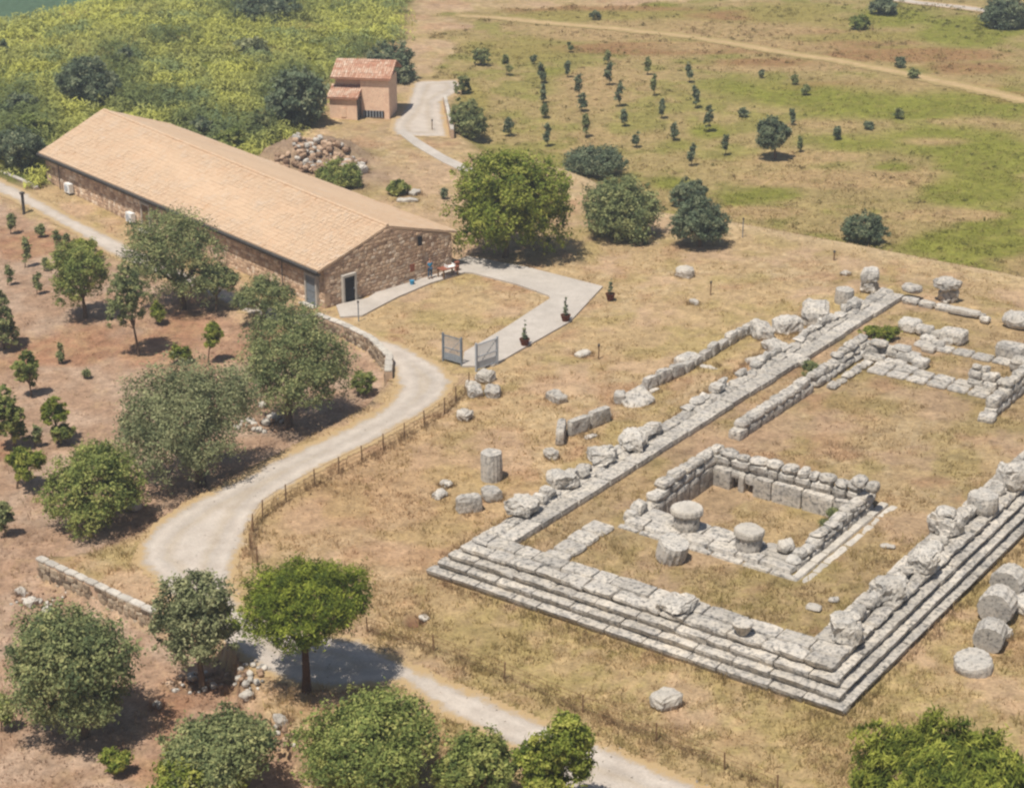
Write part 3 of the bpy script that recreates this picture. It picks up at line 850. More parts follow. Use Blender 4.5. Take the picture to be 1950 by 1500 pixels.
stump(1690, 1118, SZ, 1.54, .85, 'broad lumpy column stump, second along the stepped side from the near corner')
stump(1757, 1068, SZ, 1.54, 1.0, 'grey column stump with flat lit top, third along the stepped side from the near corner')
stump(1802, 995, SZ, 1.67, 1.15, 'bulging split column stump with dark hollow beneath, fourth along the stepped side', cap=(1.1, .3))
stump(1872, 955, SZ, 1.75, .95, 'round dished column stump, fifth along the stepped side from the near corner', 'drum')
stump(1928, 907, SZ, 1.63, 1.25, 'tall squarish column stump by the right photo edge on the stepped side')
stump(1290, 1147, SZ - .05, 1.8, .5, 'low domed column stump in the middle of the front edge of the platform')
x, y = flat(1414, 1197, SZ + .3)
b_ = MB(); b_.lathe([(.24, 0), (.3, .1), (.46, .4), (.55, .62), (.50, .68), (.2, .64)], 14)
o = b_.build('stone_bowl', M['temple'], None, (x, y, SZ + .02)); tag(o, 'small flared stone like a bowl on the front edge of the platform', 'carved stone')
stump(995, 962, SZ, 1.7, .85, 'big rounded stump nearest the left front corner of the platform')
stump(1072, 912, SZ, 1.6, .8, 'oval stump on the left edge of the platform, second from the front corner')
stump(1145, 866, SZ, 1.55, .75, 'grey humped stump on the left edge of the platform, third from the front corner')
stump(1207, 838, SZ, 1.7, 1.0, 'jagged upright stump on the left edge where the trench slab ends')
stump(1607, 577, None, 1.45, 1.15, 'short weathered drum outside the far left corner, left of the tall pillar', 'drum')
stump(1654, 556, None, 1.2, 1.0, 'tall pillar of two stones with a square block on top at the far left corner', cap=(1.35, 1.05))
stump(1803, 574, None, 1.35, 1.1, 'pillar with a wide pale mushroom-like top beyond the far edge', cap=(1.85, .75), mat=M['temple'])
def drum(px, py, z0, r, h, label, mat=None, fl=20, tilt=None, group=None):
    x, y = flat(px, py, z0 + h * .5)
    o = add('column_drum', drum_mesh('column_drum', r, h, fl, .035, mat or M['temple_dark'], worn=.02), None, (x, y, z0), tilt or (0, 0, rnd.uniform(0, 3)))
    return tag(o, label, 'column drum', group)
# the two columns of the room
for px, py, h, cr, lab in [(1308, 990, 1.35, .92, 'short column with round pale flat top at the left of the sunken room'),
                           (1426, 1030, 1.25, .86, 'short broken column with lumpy white top in the middle of the room front')]:
    x, y = flat(px, py, FZ + h * .55)
    root = thing('broken_column', lab, 'column', (x, y, FZ + .22))
    add('drum', drum_mesh('drum', .74, h - .42, 16, .03, M['temple'], worn=.02), root)
    add('top_drum', drum_mesh('top_drum', cr, .40, 18, .05 if cr < .9 else .025, M['pale_stone'], worn=.03), root, (0, 0, h - .43), (0, .03, 1))
drum(1275, 1045, FZ, .86, 1.15, 'dark grey rounded drum lying in the grass before the sunken room', M['temple_dark'], 16, (R(14), R(8), .4))
x, y = flat(1497, 1030, FZ + .9)
tag(block('loose_block', None, x, y, FZ + .3, 1.0, .8, .62, .5, M['pale_stone'], .12, 3.4, (5, 4, 3)), 'white loose block on the near end of the right room wall', 'stone')
for px, py, w, lab in [(1638, 912, .95, 'left of two round boulders on the far right corner of the room'), (1663, 922, .85, 'right of two round boulders on the far right corner of the room')]:
    x, y = flat(px, py, FZ + 1.9)
    tag(block('boulder', None, x, y, FZ + 1.45, w, w * .9, w * .72, 1, M['temple'], .1, 2.6, (5, 5, 4)), lab, 'stone')

# stones lying inside the temple ------------------------------------------------------
def tstone(px, py, w, d, h, label, z=1.38, mat=None, rz=None, k=4, rough=.09):
    x, y = flat(px, py, z)
    return tag(block('loose_block', None, x, y, z - .04, w, d, h, TROT + (rz or 0), mat or M['temple'], rough, k), label, 'stone')
tstone(1550, 1158, .95, .6, .22, 'flat pale slab on the grass near the inner front corner', mat=M['pale_stone'])
tstone(1588, 1143, .6, .5, .2, 'little flat stone beside the slab near the first stump', mat=M['temple'], rz=.4)
tstone(1690, 1040, .9, .45, .14, 'thin pale stone lying between the room and the stepped side', mat=M['pale_stone'], rz=.2)
tstone(1815, 650, 1.9, 1.4, .95, 'square grey block alone on the far grass, left of the paired block', k=7, rough=.05)
tstone(1925, 680, 2.1, 1.4, 1.05, 'larger square grey block beside the right edge on the low slab line', k=7, rough=.06)
tstone(1938, 622, 2.3, 1.6, 1.1, 'rounded dark grey boulder at the right edge beyond the square blocks', mat=M['temple_dark'], k=3, rough=.14)
tstone(1944, 705, 1.5, 1.2, 1.0, 'broken block at the right edge above the angled pier', mat=M['temple'], rough=.12)
tstone(1836, 597, 2.6, .8, .4, 'long pale slab on the far edge below the mushroom pillar', z=1.5, mat=M['pale_stone'], k=7, rough=.05)
tstone(1876, 613, .9, .8, .5, 'small pale rock just right of the long slab', z=1.4, mat=M['pale_stone'], k=3, rough=.12)
tstone(1735, 556, 1.6, 1.1, .65, 'low rock behind the far edge between the two pillars', z=1.5, mat=M['temple'], k=3.2, rough=.14)
tstone(1235, 825, .9, .7, .5, 'knobbly stone leaning on the left platform edge', z=SZ, mat=M['temple'], k=3, rough=.13)
tstone(1112, 893, .9, .7, .35, 'low stone between the second and third stump of the left edge', z=SZ, mat=M['temple'], k=3.4, rough=.1)
tstone(1650, 1155, .9, .7, .4, 'small worn stone between the first and second stump', z=SZ, mat=M['temple'], k=3.4, rough=.12)
tstone(1725, 1092, .8, .7, .35, 'small worn stone between the second and third stump', z=SZ, mat=M['temple'], k=3.4, rough=.12)
tstone(1790, 1035, .9, .7, .45, 'worn stone at the foot of the split stump', z=SZ, mat=M['temple'], k=3.4, rough=.12)
tstone(1838, 985, .8, .7, .45, 'worn stone between the split stump and the dished stump', z=SZ, mat=M['temple'], k=3.4, rough=.12)
tstone(1900, 930, .8, .7, .5, 'worn stone between the dished stump and the squarish stump', z=SZ, mat=M['temple_dark'], k=3.4, rough=.12)

# stones and low walls left of the temple --------------------------------------------------
def pxwall(name, label, pts, thick, h, mean, mat, rough=.08, k=5, hj=.2, z=None):
    """a row of blocks whose foot passes through photograph pixels"""
    P = [G(*p) if z is None else (*flat(p[0], p[1], z), z) for p in pts]
    c = np.mean(np.array(P), 0)
    t = thing(name, label, 'ruined wall', (c[0], c[1], 0))
    for a, b in zip(P[:-1], P[1:]):
        L = math.hypot(b[0] - a[0], b[1] - a[1]); n = max(1, round(L / mean)); an = math.atan2(b[1] - a[1], b[0] - a[0])
        for i in range(n):
            f = (i + .5) / n
            hh = h * (1 + rnd.uniform(-hj, hj))
            block('wall_block', t, a[0] + (b[0] - a[0]) * f - c[0], a[1] + (b[1] - a[1]) * f - c[1], a[2] + (b[2] - a[2]) * f - .1,
                  L / n * rnd.uniform(.9, 1.0), thick * rnd.uniform(.9, 1.1), hh + .1, an + rnd.uniform(-.08, .08), mat if rnd.random() < .7 else M['temple'], rough, k)
    return t
pxwall('trench_wall', 'low line of grey slabs edging the trench, from the tilted slab up to the boulders', [(1225, 745), (1300, 712), (1350, 680), (1400, 650), (1445, 625)], .6, .85, 1.25, M['temple_dark'], .07, 5.5)
pxwall('slab_wall', 'upright long slab forming the near end of the trench beside the left edge', [(1082, 832), (1160, 800)], .5, 1.15, 2.6, M['temple_dark'], .05, 8, .05)
pxwall('slab_wall', 'narrow pale upright slab closing the trench end, with its bright edge to the road', [(1062, 852), (1074, 820)], .55, 1.1, 1.9, M['temple'], .06, 7, .05)
rock('tilted_slab', 1212, 765, 2.1, 1.7, .55, 'big flat slab tilted on its edge above the trench', mat=M['temple'], k=9, rough=.04, rot=(R(24), R(-18), .5))
rock('fallen_block', 1180, 765, 1.0, .8, .9, 'shaded block under the left side of the tilted slab', mat=M['temple_dark'], k=6, rough=.07)
rock('fallen_block', 1308, 690, 1.9, 1.0, .7, 'flat-topped block on the trench wall left of centre', mat=M['temple_dark'], k=6, rough=.07, rz=.7)
for px, py, w, d, h, lab, mt in [
    (1552, 612, 3.0, 2.0, 1.7, 'largest boulder of the heap on the far part of the left edge', 'temple'),
    (1500, 630, 2.2, 1.6, 1.3, 'grey boulder in the middle of the heap, left of the largest one', 'temple_dark'),
    (1450, 640, 2.4, 1.5, 1.1, 'boulder at the left end of the heap where the trench wall ends', 'temple'),
    (1478, 668, 2.0, 1.4, .8, 'flat boulder low in front of the heap', 'temple_dark'),
    (1535, 668, 2.1, 1.2, .9, 'squared block in front of the largest boulder', 'temple'),
    (1520, 690, 1.8, 1.2, .55, 'low step-like block at the foot of the heap', 'temple'),
    (1578, 640, 1.2, 1.0, .7, 'small block at the right end of the heap', 'temple_dark'),
    (1440, 690, 1.5, 1.0, .4, 'low pale stone before the left end of the heap', 'pale_stone')]:
    rock('boulder', px, py, w, d, h, lab, mat=M[mt], k=3.6, rough=.17)
for nm, px, py, w, d, h, lab, mt, k in [
    ('fallen_block', 893, 972, 1.5, .75, 1.15, 'upright grooved block leaning below the standing drum', 'temple_dark', 7),
    ('fallen_block', 936, 948, 1.35, 1.1, .8, 'rounded block at the foot of the standing drum', 'temple_dark', 4),
    ('fallen_block', 1060, 762, 1.45, .9, .65, 'flat-topped block with a dark shaded side, alone in the dry grass', 'temple', 7),
    ('fieldstone', 1050, 872, .95, .8, .7, 'rounded stone below the narrow upright slab', 'temple', 3),
    ('fieldstone', 885, 798, .95, .85, .8, 'pale stone right of the fence bend', 'pale_stone', 3.4),
    ('fieldstone', 1110, 676, 1.3, .8, .35, 'low flat pale stone in the grass right of the gate', 'pale_stone', 4),
    ('fieldstone', 1304, 526, 1.5, 1.1, .95, 'white rock standing alone below the dark tree', 'pale_stone', 3.4),
    ('fieldstone', 1322, 578, 1.0, .5, .4, 'narrow pale stone below the white lone rock', 'pale_stone', 4),
    ('fieldstone', 1268, 1342, 1.5, 1.25, .85, 'pale boulder alone in the grass below the front steps', 'pale_stone', 3),
    ('fieldstone', 925, 725, 1.3, 1.1, .9, 'uppermost pale rock of the pile by the open gate leaf', 'pale_stone', 3.4),
    ('fieldstone', 905, 752, 1.3, 1.0, .7, 'left rock of the pile by the open gate leaf', 'temple', 3.4),
    ('fieldstone', 938, 752, 1.4, 1.1, .75, 'right rock of the pile by the open gate leaf', 'temple', 3.4),
    ('fieldstone', 898, 738, .8, .8, .6, 'small rock at the back of the pile by the open gate leaf', 'pale_stone', 3),
    ('fieldstone', 838, 945, 1.0, .7, .45, 'rough stone with dry twigs left of the grooved block', 'temple_dark', 3),
    ('fieldstone', 850, 925, .8, .6, .4, 'small stone above the rough stone left of the standing drum', 'temple', 3),
    ('fieldstone', 1205, 755, .8, .7, .4, 'small stone just before the tilted slab', 'temple', 3.2),
    ('fieldstone', 1245, 745, .9, .4, .22, 'thin pale slab on the trench floor beside the tilted slab', 'pale_stone', 6),
    ('fieldstone', 1350, 700, 1.4, .4, .2, 'long thin slab at the foot of the trench wall', 'pale_stone', 6),
    ('fieldstone', 1150, 795, .9, .7, .45, 'pale stone at the right end of the long upright slab', 'pale_stone', 3.4),
    ('fieldstone', 1125, 832, 1.0, .5, .2, 'flat stone on the trench floor before the long upright slab', 'temple', 5),
    ('fieldstone', 1610, 524, .7, .6, .4, 'small pinkish stone behind the short weathered drum', 'pale_stone', 3),
    ('fieldstone', 811, 1177, .6, .45, .2, 'flat pale stone on the rim of the small dug hollow', 'pale_stone', 4),
    ('fieldstone', 672, 1345, .5, .4, .3, 'small stone in the shade edge below the round pine', 'pale_stone', 3)]:
    rock(nm, px, py, w, d, h, lab, mat=M[mt], k=k, rough=.09 if k > 3.5 else .15)
x, y, z = G(936, 912)
tag(add('standing_drum', drum_mesh('standing_drum', .68, 1.9, 18, .03, M['temple_dark'], worn=.01), None, (x, y, z - .1)), 'fluted column piece standing upright alone left of the temple', 'column drum')
# toppled column beside the stepped side
for px, py, r, h, lab, yaw in [(1853, 1272, .98, .62, 'round end drum of the toppled column, lying flat and nearest', None),
                               (1883, 1232, .80, 1.2, 'second drum of the toppled column, behind the flat end drum', 1.15),
                               (1897, 1178, .95, 1.25, 'dark ribbed third drum of the toppled column', 1.05),
                               (1919, 1132, .9, 1.2, 'fourth drum of the toppled column, farthest up', .95)]:
    x, y, z = G(px, py)
    me = drum_mesh('toppled_drum', r, h, 16, .04, M['temple_dark'], worn=.03)
    if yaw is None: o = add('toppled_drum', me, None, (x, y, z - .03), (R(9), R(-6), 0))
    else: o = add('toppled_drum', me, None, (x - .5 * h * math.cos(yaw), y - .5 * h * math.sin(yaw), z + r * .84), (0, R(86), yaw))
    tag(o, lab, 'column drum', 'drums of the toppled column')
rock('fallen_block', 1905, 1208, 1.2, .9, .6, 'low worn block filling the gap between second and third toppled drum', mat=M['temple_dark'], k=3.5, rough=.14)
rock('fallen_block', 1950, 1160, 1.5, 1.2, .8, 'grey block at the right photo edge beside the toppled column', mat=M['temple_dark'], k=4, rough=.1)
# loose pale stones along the orchard wall and under the trees
for i, (px, py, w, lab) in enumerate([(468, 1345, .7, 'white stone at the terrace edge below the sparse olive'), (520, 800, .9, 'white stone in shade between two big olives'),
      (500, 775, .7, 'smaller white stone above the one between the two big olives'), (430, 545, .8, 'pale stone beside the small tree by the long wall'),
      (60, 1150, .8, 'pale rubble stone left of the orchard wall foot'), (90, 1165, .6, 'small rubble stone by the orchard wall foot'), (40, 1130, .6, 'flat pale stone near the left photo edge'),
      (300, 1345, .5, 'small stone in the red soil under the sparse olive'), (535, 1375, .7, 'pale stone left of the bottom olive'), (255, 968, .9, 'pale stone at the right foot of the mid green tree')]):
    rock('fieldstone', px, py, w, w * .8, w * .6, lab, mat=M['pale_stone'], k=3.2, rough=.13)

# ------------------------------------------------------------------ rubble walls
STONE_VARIANTS = []
for i in range(12):
    P, Q = stone_arrays(1, 1, 1, (2, 2, 2), .09, 5, 1.2, seed=i * 7.3)
    P[:, 2] -= .5
    STONE_VARIANTS.append((P, Q, (i + .5) / 12, mesh_np('stone', P, Q, M['wall_stone'], tint=np.full(len(P), (i * 5 % 12 + .5) / 12))))
FIELD_VARIANTS = [mesh_np('stone', P, Q, M['field_wall'], tint=np.full(len(P), (i * 5 % 12 + .5) / 12)) for i, (P, Q, _, _) in enumerate(STONE_VARIANTS)]
COUNT = {'n': 0}

def rubble_face(parent, A, B, base_fn, top_fn, out, mean_w, mean_h, limit, openings=(), prio=None, variants=None, depth=.22):
    """courses of rough stones on a wall face from A to B (x,y); out = unit outward normal. The first `limit` (by prio) are parts, the rest joined"""
    A = np.array(A, float); B = np.array(B, float); L = np.hypot(*(B - A)); d = (B - A) / L
    rz = math.atan2(d[1], d[0]); items = []
    z = 0.0; zmax = max(top_fn(s) - base_fn(s) for s in np.linspace(0, L, 30))
    while z < zmax:
        hh = mean_h * rnd.uniform(.75, 1.3); s = -rnd.random() * mean_w
        while s < L:
            w = mean_w * rnd.uniform(.55, 1.5)
            m = s + w / 2; s += w
            if m < .1 or m > L - .05: continue
            w2 = min(w, 2 * (L - m), 2 * m)
            zc = base_fn(m) + z + hh / 2
            if zc + hh * .35 > top_fn(m): continue
            if any(o0 < m < o1 and z0 < zc < z1 for o0, o1, z0, z1 in openings): continue
            items.append((m, zc + rnd.uniform(-.03, .03), w2 * .97, hh * .97, rnd.randrange(12), rnd.uniform(-.06, .06)))
        z += hh
    if prio: items.sort(key=prio)
    V = []; F = []; T = []; n = 0
    for i, (m, zc, w, h_, k, tw) in enumerate(items):
        p = A + d * m + np.array(out) * (-.35 * depth + rnd.uniform(0, .035))
        if i < limit:
            o = bpy.data.objects.new('stone', (variants or [v[3] for v in STONE_VARIANTS])[k]); link(o, parent)
            o.location = (p[0], p[1], zc); o.rotation_euler = (0, tw, rz); o.scale = (w, depth, h_)
        else:
            P, Q, tn, _ = STONE_VARIANTS[k]
            x = P[:, 0] * w; y = P[:, 1] * depth; zz = P[:, 2] * h_
            V.append(np.stack([p[0] + x * d[0] - y * d[1], p[1] + x * d[1] + y * d[0], zc + zz], 1)); F.append(Q + n); n += len(P)
            T.append(np.full(len(P), rnd.random()))
    if V:
        me = mesh_np('rubble', np.concatenate(V), np.concatenate(F), M['wall_stone'] if not variants else M['field_wall'], tint=np.concatenate(T))
        tag(add('rubble', me, parent), kind='stuff')

# ------------------------------------------------------------------ the long stone building
def P3(px, py, z): return np.array([*flat(px, py, z), z])
E1, E2, E3 = P3(606, 517, 3.2), P3(73, 291, 3.45), P3(872, 441, 3.2)
E4 = P3(322, 236, 3.3)
A1, A2 = P3(738, 431, 5.2), P3(195, 209, 5.95)
bld = thing('stone_building', 'long low stone building with a sandy tiled gable roof, beside the concrete path', 'building', (E1[0], E1[1], 0))
OFF = np.array([E1[0], E1[1], 0.0])
def loc2(p): return p - OFF
gdir = (E3 - E1)[:2]; gl = np.hypot(*gdir); gdir = gdir / gl
ldir = (E2 - E1)[:2]; ll = np.hypot(*ldir); ldir = ldir / ll
# wall footprint, a little inside the eaves
ins = .62
c1 = E1[:2] + gdir * ins + ldir * .12; c3 = E3[:2] - gdir * ins + ldir * .12
c2 = E2[:2] + gdir * ins - ldir * .12; c4 = E4[:2] - gdir * ins - ldir * .12
g0 = lambda p: hz(p[0], p[1]) - .3
def wall_quad(name, pa, pb, ta, tb, mid=None):
    """wall slab between two plan points, thick .5 inward, with optional gable point"""
    d = (pb - pa) / np.hypot(*(pb - pa)); nrm = np.array([-d[1], d[0]]) * .5
    top = [(pa, ta)] + ([mid] if mid is not None else []) + [(pb, tb)]
    V = []; n = len(top)
    for o in (np.zeros(2), nrm):
        for p, zt in top: V.append((*(p + o - OFF[:2]), zt))
        for p, zt in top: V.append((*(p + o - OFF[:2]), g0(pa if p is pa else pb)))
    Q = []
    for i in range(n - 1):
        Q += [(i, i + n, i + n + 1, i + 1), (2 * n + i, 2 * n + i + 1, 3 * n + i + 1, 3 * n + i), (i, i + 1, 2 * n + i + 1, 2 * n + i)]
    Q += [(0, 2 * n, 3 * n, n), (n - 1, 2 * n - 1, 4 * n - 1, 3 * n - 1)]
    return add(name, mesh_np(name, V, np.array(Q), M['mortar']), bld)
gm = (c1 + c3) / 2
gable = wall_quad('gable_wall', c1, c3, 3.12, 3.12, (gm, 4.98))
longw = wall_quad('long_wall', c2, c1, 3.3, 3.08)
wall_quad('back_wall', c3, c4, 3.1, 3.2); wall_quad('far_gable_wall', c4, c2, 3.2, 3.25, ((c2 + c4) / 2, 5.7))
gn = np.array([gdir[1], -gdir[0]]); ln = np.array([ldir[1], -ldir[0]]) * -1
if ln @ np.array([0, -1]) < 0: ln = -ln
if gn @ np.array([0, -1]) < 0: gn = -gn
GL = np.hypot(*(c3 - c1)); LL = np.hypot(*(c1 - c2))
def gx(px, py):                                       # distance along the gable of a photograph pixel
    p = np.array(G(px, py)[:2]) - c1; return float(p @ gdir)
door_s = 2.35
rubble_face(gable, c1 - OFF[:2], c3 - OFF[:2], lambda s: 0, lambda s: 3.12 + 1.86 * (1 - abs(2 * s / GL - 1)), gn, .46, .29, 226,
            [(door_s - .75, door_s + .75, -1, 2.35), (9.6, 10.2, 2.9, 3.8)])
dirL = (c1 - c2) / LL
door2 = LL - 1.5
gz2 = lambda s: hz(*(c2 + dirL * s))
rubble_face(longw, c2 - OFF[:2], c1 - OFF[:2], gz2, lambda s: 3.3 - .22 * s / LL - .02, ln, .50, .30, 74,
            [(door2 - .9, door2 + .9, -1, 2.6), (LL * .415 - .9, LL * .415 + .9, -1, 2.6)], prio=lambda it: -it[0])
def on_wall(c, d, n, s, z): p = c + d * s; return p[0] - OFF[0] + n[0] * .0, p[1] - OFF[1], z
# doors
def doorway(c, d, n, s, w, h, z0, frame, leaf):
    rz = math.atan2(d[1], d[0]); p = c + d * s + n * .1 - OFF[:2]
    b = MB(); b.box(-w / 2, w / 2, -.12, -.02, 0, h)
    for q in (.18, .5, .82): b.box(-w / 2 + .04, w / 2 - .04, -.15, -.12, h * q - .02, h * q + .02)
    lf = b.build('door', leaf, bld, (p[0], p[1], z0), (0, 0, rz))
    f = MB(); f.box(-w / 2 - .16, -w / 2, -.2, .1, 0, h + .2); f.box(w / 2, w / 2 + .16, -.2, .1, 0, h + .2); f.box(-w / 2, w / 2, -.2, .1, h, h + .2)
    f.build('door_frame', frame, lf)
    k = MB(); k.box(w / 2 - .16, w / 2 - .1, -.19, -.15, h * .48, h * .55); k.build('handle', M['steel'], lf)
    b2 = MB(); b2.box(-w / 2 - .3, w / 2 + .3, -.75, -.2, -.12, .06); b2.build('doorstep', M['plaster'], lf)
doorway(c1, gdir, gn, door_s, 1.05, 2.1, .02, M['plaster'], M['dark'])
# white framed wide doorway at the near end of the long wall, and the pale pillar halfway
doorway(c2, dirL, ln, door2, 1.3, 2.3, .02, M['plaster'], M['steel'])
doorway(c2, dirL, ln, LL * .415, 1.2, 2.3, gz2(LL * .415), M['plaster'], M['wood'])
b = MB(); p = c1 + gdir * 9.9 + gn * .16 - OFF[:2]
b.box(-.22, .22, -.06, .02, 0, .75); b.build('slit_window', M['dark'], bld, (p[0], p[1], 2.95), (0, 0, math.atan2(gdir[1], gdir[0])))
# white boxes hung on the long wall
def ac_unit(px, py, label):
    x, y, z = G(px, py)
    q = (np.array([x, y]) - c2) @ dirL; pw = c2 + dirL * q + ln * .35
    t = thing('cooling_unit', label, 'cooling unit', (pw[0], pw[1], hz(*pw) + .12), math.atan2(dirL[1], dirL[0]), 'white units along the long wall')
    b = MB(); b.box(-.5, .5, -.22, .22, .1, .95); b.build('casing', M['white'], t)
    b = MB(); b.lathe([(.3, 0), (.3, .03)], 14); o = b.build('fan_grille', M['mesh_metal'], t, (-.12, -.225, .52), (R(90), 0, 0))
    for s in (-.35, .35):
        b = MB(); b.box(s - .05, s + .05, -.2, .2, 0, .1); b.build('foot', M['steel'], t)
ac_unit(94, 378, 'white cooling unit at the far end of the long stone wall')
ac_unit(225, 432, 'white cooling unit left of the doorway in the middle of the long stone wall')
# roof: slab, tiles, gutter
def roof_slab(a, b, c, d, name):
    V = [loc2(p) for p in (a, b, c, d)] ; V = V + [v - np.array([0, 0, .16]) for v in V]
    return add(name, mesh_np(name, V, np.array([(0, 1, 2, 3), (7, 6, 5, 4), (0, 4, 5, 1), (1, 5, 6, 2), (2, 6, 7, 3), (3, 7, 4, 0)]), M['tile_main'], tint=np.full(8, .55)), bld)
def ridge_tiles(parent, a, b, step, r, mat, off):
    a = np.array(a) - off; b = np.array(b) - off; L = np.linalg.norm(b - a); n = int(L / step); d = (b - a) / L
    mb = MB()
    for i in range(n):
        p = a + d * (i * step); q = a + d * ((i + 1.15) * step)
        mb.tube([p, q], [r * 1.05, r * .92], 7, tint=rnd.uniform(.3, .9))
    tag(mb.build('ridge_tiles', mat, parent), kind='stuff')
def tiles(parent, eave0, eave1, ridge0, ridge1, pitch, step, r, mat, off, jit=1.0, lift=.012):
    """rows of half-round tiles on a slope; eave0->eave1 along the eave, ridge above"""
    e0, e1, r0, r1 = [np.array(q, float) - off for q in (eave0, eave1, ridge0, ridge1)]
    n = int(np.linalg.norm(e1 - e0) / pitch); m = int(np.linalg.norm(r0 - e0) / step)
    V = []; Q = []; T = []; cnt = 0
    nrm = np.cross(e1 - e0, r0 - e0); nrm /= np.linalg.norm(nrm); nrm = nrm if nrm[2] > 0 else -nrm
    ea = (e1 - e0) / np.linalg.norm(e1 - e0)
    wob = [[.5 * mnoise.noise(Vector((i * .31, j * .9, 8.3))) + mnoise.noise(Vector((i * .09, j * .35, 3.3))) for j in range(m)] for i in range(n)]
    for i in range(n):
        f = (i + .5) / n
        for j in range(m):
            t0, t1 = j / m, (j + 1.12) / m
            pe = e0 * (1 - f) + e1 * f; pr = r0 * (1 - f) + r1 * f
            a = pe + (pr - pe) * t0; b = pe + (pr - pe) * min(t1, 1)
            sh = ea * rnd.gauss(0, .012) * jit + nrm * (.02 + .03 * wob[i][j] * jit + rnd.uniform(0, .018) * jit)
            for p, rr, up in ((a, r, lift), (b, r * .82, 0.0)):
                for k in range(5):
                    an = math.pi * k / 4
                    V.append(p + sh + ea * (rr * math.cos(an)) + nrm * (rr * .42 * math.sin(an) + up))
            Q += [(cnt + k, cnt + k + 1, cnt + 6 + k, cnt + 5 + k) for k in range(4)]
            tn = min(1, max(0, .60 + .34 * wob[i][j] + rnd.gauss(0, .13)))
            T += [tn] * 10; cnt += 10
    me = mesh_np('roof_tiles', V, np.array(Q), mat, tint=T)
    return tag(add('roof_tiles', me, parent), kind='stuff')
r_front = roof_slab(E1, E2, A2, A1, 'roof'); r_back = roof_slab(E3, E4, A2, A1, 'roof')
tiles(r_front, E1, E2, A1, A2, .215, .40, .10, M['tile_main'], OFF)
tiles(r_back, E3, E4, A1, A2, .215, .40, .10, M['tile_main'], OFF)
ridge_tiles(r_front, A1 + np.array([0, 0, .07]), A2 + np.array([0, 0, .07]), .42, .14, M['tile_main'], OFF)
mb = MB(); g1 = loc2(E1) - np.array([0, 0, .12]) + np.array([*ln, 0]) * .1; g2 = loc2(E2) - np.array([0, 0, .12]) + np.array([*ln, 0]) * .1
mb.tube([g1, g2], .12, 8); mb.build('gutter', M['gutter'], bld)
mb = MB(); q1, q2 = [q - np.array([*ln, 0]) * .16 - np.array([0, 0, .2]) for q in (g1, g2)]
mb.tube([q1, q2], .16, 4); mb.build('eave_shade_strip', M['gutter'], bld)  # dark strip added under the eave to strengthen its shadow band
for f in (.12, .5, .93):
    q = g1 * (1 - f) + g2 * f; qq = q - np.array([*ln, 0]) * .42
    zb = hz(q[0] + OFF[0], q[1] + OFF[1])
    mb = MB(); mb.tube([q, qq - np.array([0, 0, .35]), (qq[0], qq[1], zb)], .05, 6); mb.build('downpipe', M['gutter'], bld)
